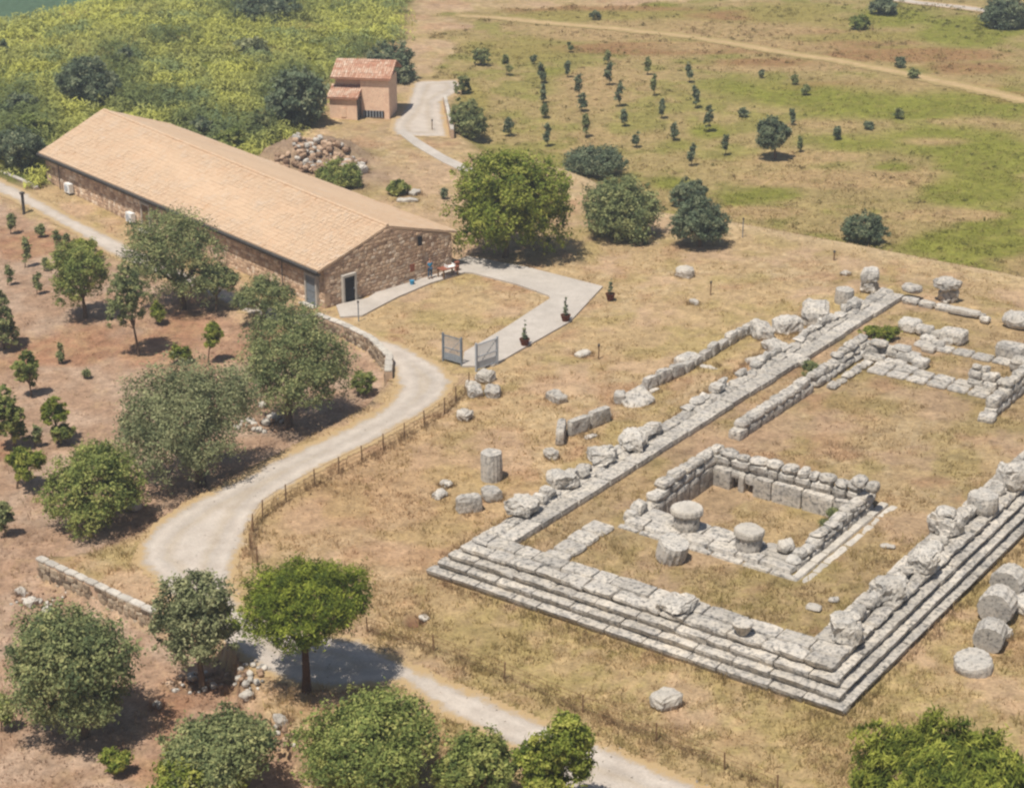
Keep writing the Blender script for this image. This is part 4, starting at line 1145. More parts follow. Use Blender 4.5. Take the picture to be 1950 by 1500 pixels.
# person on the path, things against the gable
def person(px, py, face):
    x, y, z = G(px, py); z += .13
    root = thing('person', 'person in blue clothes standing on the concrete path by the gable', 'person', (x, y, z), face)
    def skinned(name, pts, edges, mat, sub=1):
        me = bpy.data.meshes.new(name); me.from_pydata([p[:3] for p in pts], edges, []); me.materials.append(mat)
        o = bpy.data.objects.new(name, me); link(o, root)
        md = o.modifiers.new('skin', 'SKIN'); md.use_smooth_shade = True
        for v, p in zip(me.skin_vertices[0].data, pts): v.radius = (p[3], p[4] if len(p) > 4 else p[3]); 
        me.skin_vertices[0].data[0].use_root = True
        s = o.modifiers.new('sub', 'SUBSURF'); s.levels = sub; s.render_levels = sub
        return o
    # continuous body (skin), arms slightly away from the trunk, one arm bent
    body = [(0, 0, .95, .13, .10), (0, 0, 1.15, .14, .10), (0, 0, 1.36, .16, .10), (0, 0, 1.47, .07, .06), (0, .01, 1.53, .055), (0, -.01, 1.62, .085, .095), (0, -.005, 1.70, .075, .085),
            (-.10, 0, .88, .085), (-.11, .01, .50, .06), (-.11, .03, .10, .042), (-.11, -.10, .04, .04),
            (.10, 0, .88, .085), (.12, -.02, .50, .06), (.13, .0, .10, .042), (.14, -.13, .04, .04),
            (-.20, 0, 1.40, .055), (-.27, .02, 1.14, .042), (-.27, -.06, .92, .032), (-.27, -.08, .83, .03),
            (.20, 0, 1.40, .055), (.28, .02, 1.14, .042), (.20, -.18, 1.02, .032), (.14, -.24, 1.03, .028)]
    ed = [(0, 1), (1, 2), (2, 3), (3, 4), (4, 5), (5, 6), (0, 7), (7, 8), (8, 9), (9, 10), (0, 11), (11, 12), (12, 13), (13, 14), (2, 15), (15, 16), (16, 17), (17, 18), (2, 19), (19, 20), (20, 21), (21, 22)]
    skinned('body', body, ed, M['skin'])
    sc = 1.16
    shirt = [(0, 0, .90, .155, .125), (0, 0, 1.12, .16, .125), (0, 0, 1.36, .18, .12), (0, 0, 1.44, .09, .08), (-.18, 0, 1.36, .06), (-.235, .02, 1.12, .05), (.18, 0, 1.36, .06), (.24, .02, 1.12, .05)]
    skinned('shirt', shirt, [(0, 1), (1, 2), (2, 3), (2, 4), (4, 5), (2, 6), (6, 7)], M['shirt'])
    tr = [(0, 0, .94, .15, .12), (-.10, 0, .86, .10), (-.11, .01, .50, .078), (-.11, .03, .12, .065), (.10, 0, .86, .10), (.12, -.02, .50, .078), (.13, 0, .12, .065)]
    skinned('trousers', tr, [(0, 1), (1, 2), (2, 3), (0, 4), (4, 5), (5, 6)], M['trouser'])
    hair = [(0, .02, 1.70, .09, .09), (0, .035, 1.64, .085, .075)]
    skinned('hair', hair, [(0, 1)], M['hair'])
    for sx, yy in ((-.11, 0), (.135, -.03)):
        b = MB(); b.box(sx - .05, sx + .05, yy - .17, yy + .09, 0, .07); b.build('shoe', M['shoe'], root)
person(819, 533, .5)
def bench_table(px, py, rz):
    x, y = c1 + gdir * (GL - 1.5) + gn * 1.1; z = hz(x, y)
    t = thing('wooden_table', 'small reddish table standing at the right end of the gable wall', 'table', (x, y, z + .1), rz)
    b = MB()
    for k in range(5): b.box(-.85, .85, -.42 + .17 * k, -.27 + .17 * k, .72, .77)
    b.build('table_top', M['redcloth'], t)
    for sx in (-.75, .75):
        for sy in (-.34, .34):
            b = MB(); b.box(sx - .05, sx + .05, sy - .05, sy + .05, 0, .72); b.build('leg', M['wood'], t)
    b = MB(); b.box(-.72, .72, -.03, .03, .25, .33); b.build('stretcher', M['wood'], t)
    return x, y, z
tx, ty, tz = bench_table(850, 506, .75)
b = MB(); b.box(-.38, .38, -.26, .26, 0, .05); b.box(-.38, -.33, -.26, .26, .05, .22); b.box(.33, .38, -.26, .26, .05, .22)
tag(b.build('open_tray', M['white'], None, (tx + .15, ty + .05, tz + .875), (0, 0, .6)), 'pale open tray on top of the reddish table', 'tray')
b = MB(); b.box(-.16, .16, -.12, .12, 0, .75); b.box(-.2, .2, -.14, .14, .75, .85)
x, y = c1 + gdir * (GL - .1) + gn * .7; z = hz(x, y); tag(b.build('waste_bin', M['redcloth'], None, (x, y, z + .05), (0, 0, .7)), 'dark reddish bin just right of the table', 'bin')
x, y = c1 + gdir * (GL - 5.0) + gn * .6; z = hz(x, y)
b = MB(); b.lathe([(.16, 0), (.2, .3), (.21, .34), (.17, .34)], 12); tag(b.build('blue_bucket', M['shirt'], None, (x, y, z + .12)), 'blue bucket on the ground at the foot of the gable wall', 'bucket')
pw = c1 + gdir * 9.0 + gn * .2
b = MB(); b.box(-.22, .22, -.03, .03, 0, .6); tag(b.build('wall_sign', M['redcloth'], None, (pw[0], pw[1], 1.0), (0, 0, math.atan2(gdir[1], gdir[0]))), 'small red panel fixed on the gable wall left of the person', 'sign')

# ------------------------------------------------------------------ the brick hut
hx, hy, hz0 = G(688, 224)
hut = thing('brick_hut', 'small orange brick hut with two red tiled roofs on the hillside', 'hut', (hx, hy, hz0), R(-9))
HO = np.zeros(3)
b = MB(); b.box(-.05, 3.1, .2, 4.2, -.5, 4.3); b.box(-3.0, -.05, .9, 4.2, -.5, 4.2); b.build('main_walls', M['brick'], hut)
b = MB(); b.box(-3.15, -.1, -1.3, .9, -.5, 2.45); b.build('annex_walls', M['brick'], hut)
def hroof(name, x0, x1, ye, ze, yr, zr):
    V = [(x0, ye, ze), (x1, ye, ze), (x1, yr, zr), (x0, yr, zr)]; V = V + [(p[0], p[1], p[2] - .14) for p in V]
    o = add(name, mesh_np(name, V, np.array([(0, 1, 2, 3), (7, 6, 5, 4), (0, 4, 5, 1), (1, 5, 6, 2), (2, 6, 7, 3), (3, 7, 4, 0)]), M['tile_hut'], tint=np.full(8, .35)), hut)
    tiles(o, V[0], V[1], V[3], V[2], .24, .42, .11, M['tile_hut'], HO, 1.2)
    return o
hroof('main_roof', -3.3, 3.4, -.15, 4.32, 3.0, 5.75); hroof('main_roof', 3.4, -3.3, 5.6, 4.6, 3.05, 5.75)
hroof('annex_roof', -3.4, .05, -1.6, 2.45, .95, 3.35)
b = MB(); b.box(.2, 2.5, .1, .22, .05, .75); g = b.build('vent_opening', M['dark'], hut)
for k in range(7):
    b = MB(); b.box(.28 + .33 * k, .36 + .33 * k, .04, .11, .05, .75); b.build('bar', M['mesh_metal'], g)
b = MB(); b.box(-1.9, -1.35, -1.36, -1.28, .3, 1.3); b.build('door', M['brick'], hut)
b = MB(); b.box(-.12, .02, -1.34, .15, -.1, 2.3); b.build('annex_side_panel', M['gutter'], hut)  # dark sheet covering the annex's exposed right side

# ------------------------------------------------------------------ dry stone walls and rubble heaps
def stone_wall(name, label, pts, h_face, thick, cap=True, off=.9, mean_w=.5, mean_h=.3, limit=120, side=1, topz=None):
    """retaining wall: pts are pixels of its top edge; z = upper ground; face looks to the lower side"""
    P = [np.array(flat(a, b, topz if topz is not None else .05)) for a, b in pts]
    tz = (topz if topz is not None else .05) + .1
    c = np.mean(P, 0); t = thing(name, label, 'stone wall', (c[0], c[1], 0))
    for A, B in zip(P[:-1], P[1:]):
        d = (B - A) / np.hypot(*(B - A)); n = np.array([d[1], -d[0]]) * side
        A = A + n * .42; B = B + n * .42
        rz = math.atan2(d[1], d[0]); L = np.hypot(*(B - A))
        m = (A + B) / 2 - c - n * thick / 2
        bb = MB(); bb.box(-L / 2, L / 2, -thick / 2 + .02, thick / 2 - .02, tz - h_face - .3, tz - .12)
        core = bb.build('core', M['mortar'], t, (m[0], m[1], 0), (0, 0, rz))
        rubble_face(t, A - c, B - c, lambda s: tz - h_face - .15, lambda s: tz - .05, n, mean_w, mean_h, limit, variants=FIELD_VARIANTS, depth=.3)
        if cap:
            k = max(1, round(L / .9))
            for i in range(k):
                q = A + d * (L * (i + .5) / k) - c - n * thick * .45
                block('coping_stone', t, q[0], q[1], tz - .12, L / k * .98, thick * 1.05, .16, rz + rnd.uniform(-.03, .03), M['pale_stone'], .03, 7, (3, 3, 2))
stone_wall('retaining_wall', 'straight low stone wall with pale coping between the road end and the orchard', [(78, 1060), (190, 1111), (302, 1163)], 1.15, .45)
stone_wall('retaining_wall', 'curved rubble wall along the road bend below the building corner', [(606, 598), (660, 618), (712, 644), (746, 678), (744, 708)], 1.75, .55, mean_w=.55, topz=.55)
stone_wall('retaining_wall', 'short pale wall holding up the yard beside the brick hut', [(843, 184), (850, 214), (857, 248)], 1.3, .4, limit=60, side=-1, topz=1.1)
stone_wall('kerb_wall', 'low pale kerb wall left of the far end of the building', [(5, 326), (40, 340), (76, 357)], .5, .4, limit=30, topz=.7)
def heap(name, label, px, py, w, d, h, n, mats, seed_z=None, smin=.45, smax=1.0):
    x, y, z = G(px, py)
    t = thing(name, label, 'rubble heap', (x, y, z))
    for i in range(n):
        a = rnd.uniform(0, 6.28); r = math.sqrt(rnd.random())
        s = rnd.uniform(smin, smax)
        zz = h * max(0, 1 - r ** 2.2) * rnd.uniform(.45, 1)
        if h > 1: zz = hz(x + r * w / 2 * math.cos(a), y + r * d / 2 * math.sin(a)) - z + s * .3
        block('stone', t, r * w / 2 * math.cos(a), r * d / 2 * math.sin(a), max(-.1, zz - s * .35), s, s * .85, s * .7, a, M[rnd.choice(mats)], .13 * s, 3.2, (3, 3, 3), (rnd.uniform(-.4, .4), rnd.uniform(-.4, .4), a))
heap('rubble_mound', 'brown mound of rubble behind the middle of the long roof', 537, 308, 5.4, 5.0, 2.9, 210, ['mortar', 'pinkish', 'pinkish', 'pinkish'], smin=.25, smax=.75)
heap('rubble_mound', 'greyish broken masonry mound between the hut and the shrub', 625, 290, 7.0, 5.5, 2.4, 230, ['pinkish', 'pinkish', 'temple_dark', 'mortar'], smin=.25, smax=.8)
heap('rubble_heap', 'scattered stones and soil under the sparse olive', 380, 1300, 4.2, 2.0, .3, 45, ['pinkish', 'mortar', 'temple_dark'], smin=.15, smax=.42)
heap('rubble_heap', 'pale stones piled at the terrace edge under the round pine', 480, 1290, 1.6, 3.4, .3, 30, ['temple', 'pinkish'], smin=.15, smax=.4)
heap('rubble_heap', 'loose pale rubble at the left end of the orchard wall', 85, 1140, 4.0, 2.2, .15, 40, ['pale_stone', 'pinkish'], smin=.12, smax=.32)
heap('rubble_heap', 'line of pale stones between the two bottom olives', 545, 1400, 1.2, 3.4, .2, 28, ['pale_stone', 'pinkish'], smin=.15, smax=.4)
heap('rubble_heap', 'stones in the shade between the two largest olives', 505, 812, 4.5, 2.5, .3, 40, ['pale_stone', 'pinkish'], smin=.2, smax=.6)
for px, py, w, d, h, lab in [(775, 383, 2.0, .9, .35, 'pale flat slab lying below the spiky plant behind the roof'), (790, 370, 1.3, .8, .5, 'white block right of the spiky plant behind the roof'),
                             (685, 330, 1.6, 1.2, .9, 'pale boulder right of the shrub by the masonry mound')]:
    rock('fieldstone', px, py, w, d, h, lab, mat=M['pale_stone'], k=4, rough=.1)

# ------------------------------------------------------------------ gates, fence, posts, pots
def gate_leaf(pa, pb, label, metal='steel'):
    A = np.array(G(*pa)); B = np.array(G(*pb)); A[2] += .1
    L = np.hypot(*(B - A)[:2]); rz = math.atan2(B[1] - A[1], B[0] - A[0])
    t = thing('gate_leaf', label, 'gate', tuple(A), rz, 'metal gate leaves at the path entrance')
    H = 1.95
    for x in (0, L):
        b = MB(); b.box(x - .06, x + .06, -.06, .06, -.1, H + .1); b.build('post', M[metal], t)
    for z in (.12, H * .5, H - .05):
        b = MB(); b.box(.06, L - .06, -.03, .03, z - .03, z + .03); b.build('rail', M[metal], t)
    n = max(6, int(L / .14))
    for i in range(1, n):
        b = MB(); x = L * i / n; b.box(x - .022, x + .022, -.015, .015, .12, H - .05); b.build('bar', M['mesh_metal'], t)
    b = MB(); b.tube([(.06, .02, .15), (L - .06, .02, H - .1)], .025, 5); b.build('brace', M['steel'], t)
    b = MB(); b.box(.08, L - .08, -.008, .008, .15, .62); b.build('kick_plate', M[metal], t)
gate_leaf((844, 687), (879, 697), 'left dark metal gate leaf beside the grass square')
gate_leaf((907, 708), (947, 694), 'right grey metal gate leaf folded open above the rock pile', 'mesh_metal')
def fence(pts, label, step=2.4, h=1.15):
    P = []
    for a, b in zip(pts[:-1], pts[1:]):
        A, B = np.array(G(*a)), np.array(G(*b)); n = max(1, round(np.hypot(*(B - A)[:2]) / step))
        P += [A + (B - A) * i / n for i in range(n)]
    P.append(np.array(G(*pts[-1])))
    c = P[len(P) // 2].copy(); c[2] = 0
    t = thing('wire_fence', label, 'fence', tuple(c))
    for p in P:
        zz = hz(p[0], p[1])
        b = MB(); b.tube([(0, 0, -.2), (rnd.uniform(-.05, .05), rnd.uniform(-.05, .05), h)], [.05, .04], 6); b.build('post', M['wood'], t, (p[0] - c[0], p[1] - c[1], zz))
    for k in range(4):
        b = MB(); b.tube([(p[0] - c[0], p[1] - c[1], hz(p[0], p[1]) + h * (.2 + .25 * k) - .02) for p in P], .012, 4); b.build('wire', M['wire'], t)
    return [(p[0], p[1]) for p in P]
FENCE1 = fence([(893, 738), (868, 765), (846, 788), (770, 836), (690, 880), (600, 925), (545, 955), (500, 985), (482, 1012), (478, 1050), (490, 1075)], 'sagging wire fence on wooden posts along the right side of the pale road')
FENCE2 = fence([(700, 1205), (826, 1240), (960, 1292), (1110, 1356), (1250, 1410), (1380, 1465), (1480, 1510)], 'wire fence on thin posts between the lower road and the temple lawn', 5.5, .95)
def post(name, px, py, h, r, mat, label, cat='post'):
    x, y, z = G(px, py)
    t = thing(name, label, cat, (x, y, z))
    b = MB(); b.tube([(0, 0, -.1), (0, 0, h)], r, 8); b.build('shaft', M[mat], t)
    b = MB(); b.lathe([(r * 1.7, h), (r * 1.9, h + .12), (r * .6, h + .2)], 10); b.build('lamp_head' if 'lamp' in name else 'cap', M['gutter'], t)
post('path_lamp', 683, 612, 1.5, .045, 'steel', 'thin dark lamp post at the corner of the grass square', 'lamp')
post('path_lamp', 46, 408, 1.9, .14, 'gutter', 'dark bollard lamp on the orchard side of the road near the far building end', 'lamp')
post('marker_post', 1140, 684, 1.0, .05, 'wood', 'dark thin stake in the grass right of the low flat stone')
post('marker_post', 1353, 562, 1.0, .05, 'wood', 'small stake in the grass below the white lone rock')
post('marker_post', 1414, 452, 1.6, .04, 'steel', 'slim pole right of the rounded dark tree on the plateau edge')
post('marker_post', 823, 248, 1.0, .05, 'wood', 'short stake on the lower edge of the hut yard')
post('marker_post', 1588, 496, .7, .06, 'wood', 'short stub post on the pale plateau edge')

# ------------------------------------------------------------------ trees, shrubs, saplings
def leaves(n, lobes, leaf, clump, per, upright=0.0, gap=.32, inner=.55, gfreq=1.1, slim=1.0):
    """leaf faces gathered in clumps through the outer part of several lobes; returns verts, quads, tint"""
    g = rng
    nc = max(6, n // per)
    wts = np.array([l[3] * l[3] * l[4] for l in lobes]) ** .8; wts /= wts.sum()
    C = []; N = []; tries = 0
    off = g.random(3) * 100
    while len(C) < nc and tries < nc * 8:
        tries += 1
        l = lobes[g.choice(len(lobes), p=wts)]
        d = g.normal(size=3); d /= np.linalg.norm(d)
        if d[2] < -.72: continue
        r = inner + (1 - inner) * g.random() ** .5 if g.random() > .22 else .25 + .5 * g.random()
        p = np.array([l[0] + d[0] * l[3] * r, l[1] + d[1] * l[3] * r, l[2] + d[2] * l[4] * r])
        v = mnoise.noise(Vector(p * gfreq / max(.6, l[3] * .45) + off))
        if v < gap - .5: continue
        # skip clumps deep inside another lobe
        deep = False
        for m in lobes:
            if m is l: continue
            q = np.array([(p[0] - m[0]) / m[3], (p[1] - m[1]) / m[3], (p[2] - m[2]) / m[4]])
            if q @ q < inner * inner * .8: deep = True
        if deep: continue
        C.append(p * 1.0 + d * v * .55 * l[3]); N.append(d)
    C = np.array(C); N = np.array(N); nc = len(C)
    idx = np.repeat(np.arange(nc), per); k = len(idx)
    cs = clump * (.6 + .8 * g.random(nc))
    P = C[idx] + g.normal(size=(k, 3)) * cs[idx, None] * np.array([.55, .55, .42])
    nr = N[idx] * .9 + g.normal(size=(k, 3)) * .75 + np.array([0, 0, .35])
    nr /= np.linalg.norm(nr, axis=1)[:, None]
    ax = g.normal(size=(k, 3)) + np.array([0, 0, upright * 3])
    ax -= (ax * nr).sum(1)[:, None] * nr; ax /= np.linalg.norm(ax, axis=1)[:, None]
    bx = np.cross(nr, ax)
    L = leaf * (.6 + .8 * g.random(k)); W = L * (.36 + .26 * g.random(k)) * slim
    ax = ax * L[:, None]; bx = bx * W[:, None] * .5
    cup = nr * (L * .18)[:, None]
    V = np.stack([P - ax * .5, P + bx - cup * .4, P + ax * .5 - cup, P - bx - cup * .4], 1).reshape(-1, 3)
    Q = np.arange(k * 4).reshape(-1, 4)
    ct = np.clip(.5 + .26 * g.normal(size=nc), 0, 1)
    T = np.repeat(np.clip(ct[idx] + .12 * g.normal(size=k), 0, 1), 4)
    return V, Q, T

def trunk_mesh(mat, h, r, targets, lean=(0, 0)):
    mb = MB()
    fork = Vector((lean[0] * .6, lean[1] * .6, h * .55))
    mb.tube([(0, 0, -.25), (lean[0] * .15 + r * .2, lean[1] * .15, h * .2), fork], [r * 1.35, r, r * .8], 8)
    for (x, y, z) in targets:
        m = fork.lerp(Vector((x, y, z)), .5) + Vector((rnd.uniform(-.15, .15), rnd.uniform(-.15, .15), -.1))
        mb.tube([fork - Vector((0, 0, r * .4)), m, (x, y, z)], [r * .62, r * .42, r * .16], 6)
    return mb.mesh('trunk', mat)

def plant(name, label, cat, c, rx, ry, base, mat, n, leaf=.2, group=None, lobes=None, bark='bark', clump=None, per=36, trunk_r=None, upright=0, gap=.37, skirt=False, squash=None, inner=.55, slim=1.0):
    """c = pixel centre of the crown with radii rx, ry; base = pixel of the trunk foot"""
    bx, by, bz = G(*base)
    th = math.atan2(CAM_H - bz, by)
    s = px_scale(bx, by, bz + 2)
    a = rx / s
    cxw = (c[0] - 975) / F_PX * (by * CP - (bz + 2 - CAM_H) * SP)
    # height of the crown centre on the vertical plane through the foot
    dyc = -(c[1] - 750) / F_PX
    zc = CAM_H - by * (SP - dyc * CP) / (CP + dyc * SP)
    v = (ry / s) ** 2 - (a * math.sin(th)) ** 2
    b_ = math.sqrt(max(v, (.38 * a) ** 2)) / math.cos(th)
    zc = max(zc, bz + b_ * .72); a *= .94; b_ *= .96
    root = thing(name, label, cat, (bx, by, bz), 0, group)
    o = (cxw - bx, 0, zc - bz)
    if lobes is None:
        k = 7 if a > 1.6 else 4
        lobes = [(o[0], 0, o[2], a * .84, b_ * .90)]
        for i in range(k):
            an = 2 * math.pi * (i + rnd.uniform(-.3, .3)) / k
            rr = rnd.uniform(.48, .62); q = rnd.uniform(.42, .54)
            lobes.append((o[0] + a * rr * math.cos(an), a * rr * math.sin(an), o[2] + b_ * rnd.uniform(-.62, .42), a * q, b_ * q * 1.1))
        lobes.append((o[0] + a * rnd.uniform(-.2, .2), 0, o[2] + b_ * .48, a * .55, b_ * .55))
    else:
        lobes = [(o[0] + a * l[0], a * l[1], o[2] + b_ * l[2], a * l[3], b_ * l[4]) for l in lobes]
    V, Q, T = leaves(int(n * 1.9), lobes, leaf * .92, clump or max(.15, min(.5, a * .13)), per, upright, gap, inner, 1.1, slim)
    add('crown', mesh_np('crown', V, Q, M[mat], tint=T), root)
    tg = [(l[0] * .9, l[1] * .9, l[2] - l[4] * .1) for l in lobes[:6]]
    add('trunk', trunk_mesh(M[bark], max(.5, o[2] - b_ * .2), trunk_r or max(.05, a * .07), tg, (o[0] * .5, 0)), root)
    return root

OL = 'olive tree'
plant('olive_tree', 'big olive tree at the middle of the long stone wall, hiding its roof edge', OL, (335, 490), 96, 92, (348, 588), 'olive', 13000)
plant('olive_tree', 'round olive tree left of the road, casting its shade on bare soil', OL, (153, 525), 57, 66, (163, 606), 'mid', 8000)
plant('olive_tree', 'slim young olive on a thin bare trunk between two rounder olives', OL, (245, 568), 42, 66, (264, 678), 'olive', 5200, trunk_r=.09)
plant('small_tree', 'small spreading tree right of the big olive by the long wall', 'tree', (415, 533), 44, 27, (412, 592), 'olive', 3200, trunk_r=.1)
plant('bushy_shrub', 'wide bushy shrub under the near corner of the long wall', 'shrub', (502, 566), 58, 42, (502, 612), 'olive', 5200)
plant('olive_tree', 'tall olive with yellow-green top beside the road bend', OL, (563, 690), 116, 106, (548, 812), 'olive', 16000,
      lobes=[(0, 0, 0, .75, .8), (-.25, .1, .62, .5, .42), (.05, .2, .66, .4, .36), (.55, 0, .1, .42, .5), (-.55, 0, .05, .42, .55), (.3, -.4, -.2, .45, .5), (-.2, -.45, -.25, .45, .5), (.6, .1, -.3, .35, .4)])
plant('olive_tree', 'largest silvery olive left of the pale road, with dark shade under it', OL, (356, 790), 143, 112, (383, 925), 'olive_grey', 19000)
plant('olive_tree', 'mid green tree at the left road edge below the largest olive', OL, (180, 925), 96, 86, (165, 1004), 'mid', 12000)
plant('round_shrub', 'small round green shrub below the curved rubble wall', 'shrub', (690, 727), 27, 26, (690, 752), 'mid', 2200, leaf=.15)
plant('olive_tree', 'big round olive in the lower left with broad shade below it', OL, (141, 1262), 128, 116, (160, 1402), 'olive', 18000)
plant('olive_tree', 'sparse upright olive with see-through crown above a stone heap', OL, (374, 1185), 94, 106, (385, 1312), 'olive_grey', 9500, gap=.45, trunk_r=.16,
      lobes=[(0, 0, 0, .5, .8), (-.4, 0, .35, .4, .45), (.35, .1, .5, .42, .4), (.5, 0, -.1, .42, .45), (-.5, .1, -.15, .42, .45), (0, -.2, -.35, .45, .4), (.1, .1, .65, .3, .32)])
plant('pine_tree', 'dense round pine with bright crown standing by the road fork', 'pine', (586, 1152), 128, 94, (583, 1316), 'pine', 23000, leaf=.2, bark='pinebark', trunk_r=.2, per=60, inner=.62, gap=.28, clump=.34, slim=.6)
plant('olive_tree', 'grey-green olive at the bottom edge behind the yellow-green one', OL, (425, 1425), 112, 74, (420, 1535), 'olive', 11000)
plant('olive_tree', 'yellow-green tree at the bottom edge in front of the grey-green olive', OL, (372, 1478), 98, 52, (375, 1560), 'fresh', 9000)
plant('olive_tree', 'wide green tree at the bottom edge beside the lower road', OL, (700, 1418), 142, 90, (700, 1535), 'mid', 17000)
plant('olive_tree', 'rounded green tree at the bottom edge between the wide tree and the two-lobed one', OL, (908, 1458), 80, 66, (908, 1550), 'mid', 9000)
plant('olive_tree', 'two-lobed upright green tree at the bottom edge overlapping the lower road', OL, (1062, 1440), 78, 88, (1062, 1560), 'fresh', 10000,
      lobes=[(.2, 0, .45, .52, .5), (.25, .1, -.1, .65, .55), (-.6, .1, -.05, .4, .5), (-.3, 0, -.5, .6, .5)])
plant('pine_tree', 'bright yellow-green pine crown in the lower right corner', 'pine', (1800, 1500), 196, 92, (1800, 1690), 'pine_light', 36000, leaf=.34, bark='pinebark', upright=2.2, per=60, inner=.70, gap=.36, clump=.30, slim=.42)
plant('fig_tree', 'broad bright green tree at the right end of the stone building', 'tree', (975, 382), 120, 100, (962, 490), 'fresh', 19000, leaf=.3, trunk_r=.22)
plant('evergreen_shrub', 'dark wide shrub behind the two trees right of the broad bright tree', 'shrub', (1136, 306), 60, 28, (1140, 334), 'darkleaf', 6500, leaf=.26)
plant('carob_tree', 'loose green tree between the broad bright tree and the round dark one', 'tree', (1184, 398), 74, 62, (1192, 452), 'olive', 12000, leaf=.26)
plant('carob_tree', 'round dark green tree at the plateau edge above the white lone rock', 'tree', (1331, 424), 53, 46, (1333, 470), 'darkleaf', 9000, leaf=.24)
plant('carob_tree', 'small dark tree just behind the round dark green tree', 'tree', (1314, 366), 36, 22, (1316, 392), 'darkleaf', 4500, leaf=.24)
plant('olive_tree', 'lone dark olive on a bare trunk in the green field, its shade below', OL, (1472, 258), 34, 34, (1476, 304), 'darkleaf', 6500, leaf=.26, trunk_r=.14)
plant('evergreen_shrub', 'grey-green shrub on the bank above the far corner of the temple', 'shrub', (1649, 434), 42, 32, (1650, 464), 'darkleaf', 5200, leaf=.24)
plant('evergreen_shrub', 'green shrub between the two rubble mounds behind the roof', 'shrub', (648, 330), 44, 26, (648, 354), 'mid', 4500, leaf=.26)
plant('reed_clump', 'dark tall reed clump left of the brick hut', 'reeds', (566, 186), 56, 54, (566, 236), 'darkleaf', 7500, leaf=.45, upright=1.2)
plant('evergreen_shrub', 'dark bush half hidden behind the brick hut', 'shrub', (742, 120), 48, 38, (738, 152), 'darkleaf', 5500, leaf=.34)
plant('evergreen_tree', 'dark round tree alone on the yellow-green hillside', 'tree', (172, 152), 60, 43, (172, 190), 'darkleaf', 8500, leaf=.34)
plant('evergreen_shrub', 'dark shrub at the far left corner of the building', 'shrub', (34, 285), 50, 40, (32, 322), 'darkleaf', 6000, leaf=.3)
plant('evergreen_shrub', 'low dark shrub on the hillside at the left photo edge', 'shrub', (32, 195), 34, 17, (32, 210), 'darkleaf', 2600, leaf=.32)
plant('evergreen_shrub', 'long dark thicket at the top of the hillside', 'shrub', (500, 14), 68, 20, (500, 33), 'darkleaf', 5200, leaf=.42)
plant('evergreen_shrub', 'dull green shrub touching the back of the roof near its middle', 'shrub', (440, 268), 34, 24, (440, 292), 'mid', 2600, leaf=.3)
plant('evergreen_shrub', 'dark green shrub behind the roof, left of the brown mound', 'shrub', (385, 240), 26, 20, (385, 260), 'darkleaf', 2000, leaf=.3)
plant('evergreen_shrub', 'grey green bush left of the tall reed clump', 'shrub', (500, 235), 30, 26, (500, 260), 'olive', 2600, leaf=.32)
plant('evergreen_shrub', 'small dark shrub right of the lone hillside tree', 'shrub', (235, 106), 22, 14, (235, 120), 'darkleaf', 1500, leaf=.34)
plant('agave_plant', 'bluish grey spiky clump in the middle of the hillside', 'plant', (478, 88), 34, 14, (478, 100), 'olive_grey', 1800, leaf=.6, upright=1.5)
plant('evergreen_shrub', 'little dark shrub at the upper left edge of the hillside', 'shrub', (4, 92), 10, 16, (4, 106), 'darkleaf', 900, leaf=.34)
plant('evergreen_shrub', 'dull green shrub at the left edge below the low dark shrub', 'shrub', (60, 245), 40, 24, (60, 268), 'mid', 2600, leaf=.32)
plant('evergreen_shrub', 'dark big bush in the upper right corner of the photo', 'shrub', (1915, 22), 46, 34, (1915, 52), 'darkleaf', 6000, leaf=.42)
plant('evergreen_shrub', 'dark bush left of the pale lane at the top right', 'shrub', (1685, 12), 28, 18, (1685, 28), 'darkleaf', 2600, leaf=.4)
plant('field_bush', 'mid green bush below and left of the bush by the pale lane', 'shrub', (1638, 42), 22, 15, (1638, 56), 'mid', 1700, leaf=.38)
plant('field_bush', 'small dark bush on the dirt track near the top middle', 'shrub', (1134, 30), 11, 9, (1134, 38), 'darkleaf', 700, leaf=.32)
plant('field_bush', 'upper of two small bushes right of the dirt track', 'shrub', (1716, 119), 12, 11, (1716, 129), 'darkleaf', 700, leaf=.3)
plant('field_bush', 'lower of two small bushes right of the dirt track', 'shrub', (1742, 140), 12, 10, (1742, 149), 'olive', 700, leaf=.3)
plant('yard_shrub', 'bushy dull green growth under the wall of the hut yard', 'shrub', (892, 226), 38, 40, (892, 262), 'olive', 4500, leaf=.28)
plant('yard_shrub', 'small olive-brown bush at the upper right of the hut yard', 'shrub', (880, 162), 17, 18, (880, 178), 'olive', 1400, leaf=.28)
plant('yard_shrub', 'yellowish low bush right of the yard wall foot', 'shrub', (915, 108), 20, 18, (915, 125), 'olive', 1400, leaf=.3)
plant('agave_plant', 'spiky green plant beside the pale slabs behind the roof', 'plant', (758, 358), 22, 15, (760, 370), 'mid', 1100, leaf=.5, upright=1.5)
plant('capers_bush', 'bright green bush spilling between the broken blocks of the far left corner', 'bush', (1700, 634), 17, 15, (1700, 648), 'fresh', 1500, leaf=.18)
plant('capers_bush', 'low green plant mat on the grass left of the far corner blocks', 'bush', (1665, 632), 26, 8, (1665, 640), 'fresh', 1300, leaf=.16)
plant('capers_bush', 'dull green bush growing in the gap of the hall wall', 'bush', (1546, 705), 17, 19, (1546, 722), 'olive', 1500, leaf=.16)
plant('capers_bush', 'small green plant on the inner side of the right room wall', 'bush', (1592, 975), 12, 14, (1592, 990), 'olive', 900, leaf=.12)
plant('capers_bush', 'green plant low on the right room wall near the white block', 'bush', (1572, 1000), 11, 13, (1572, 1012), 'olive', 800, leaf=.12)
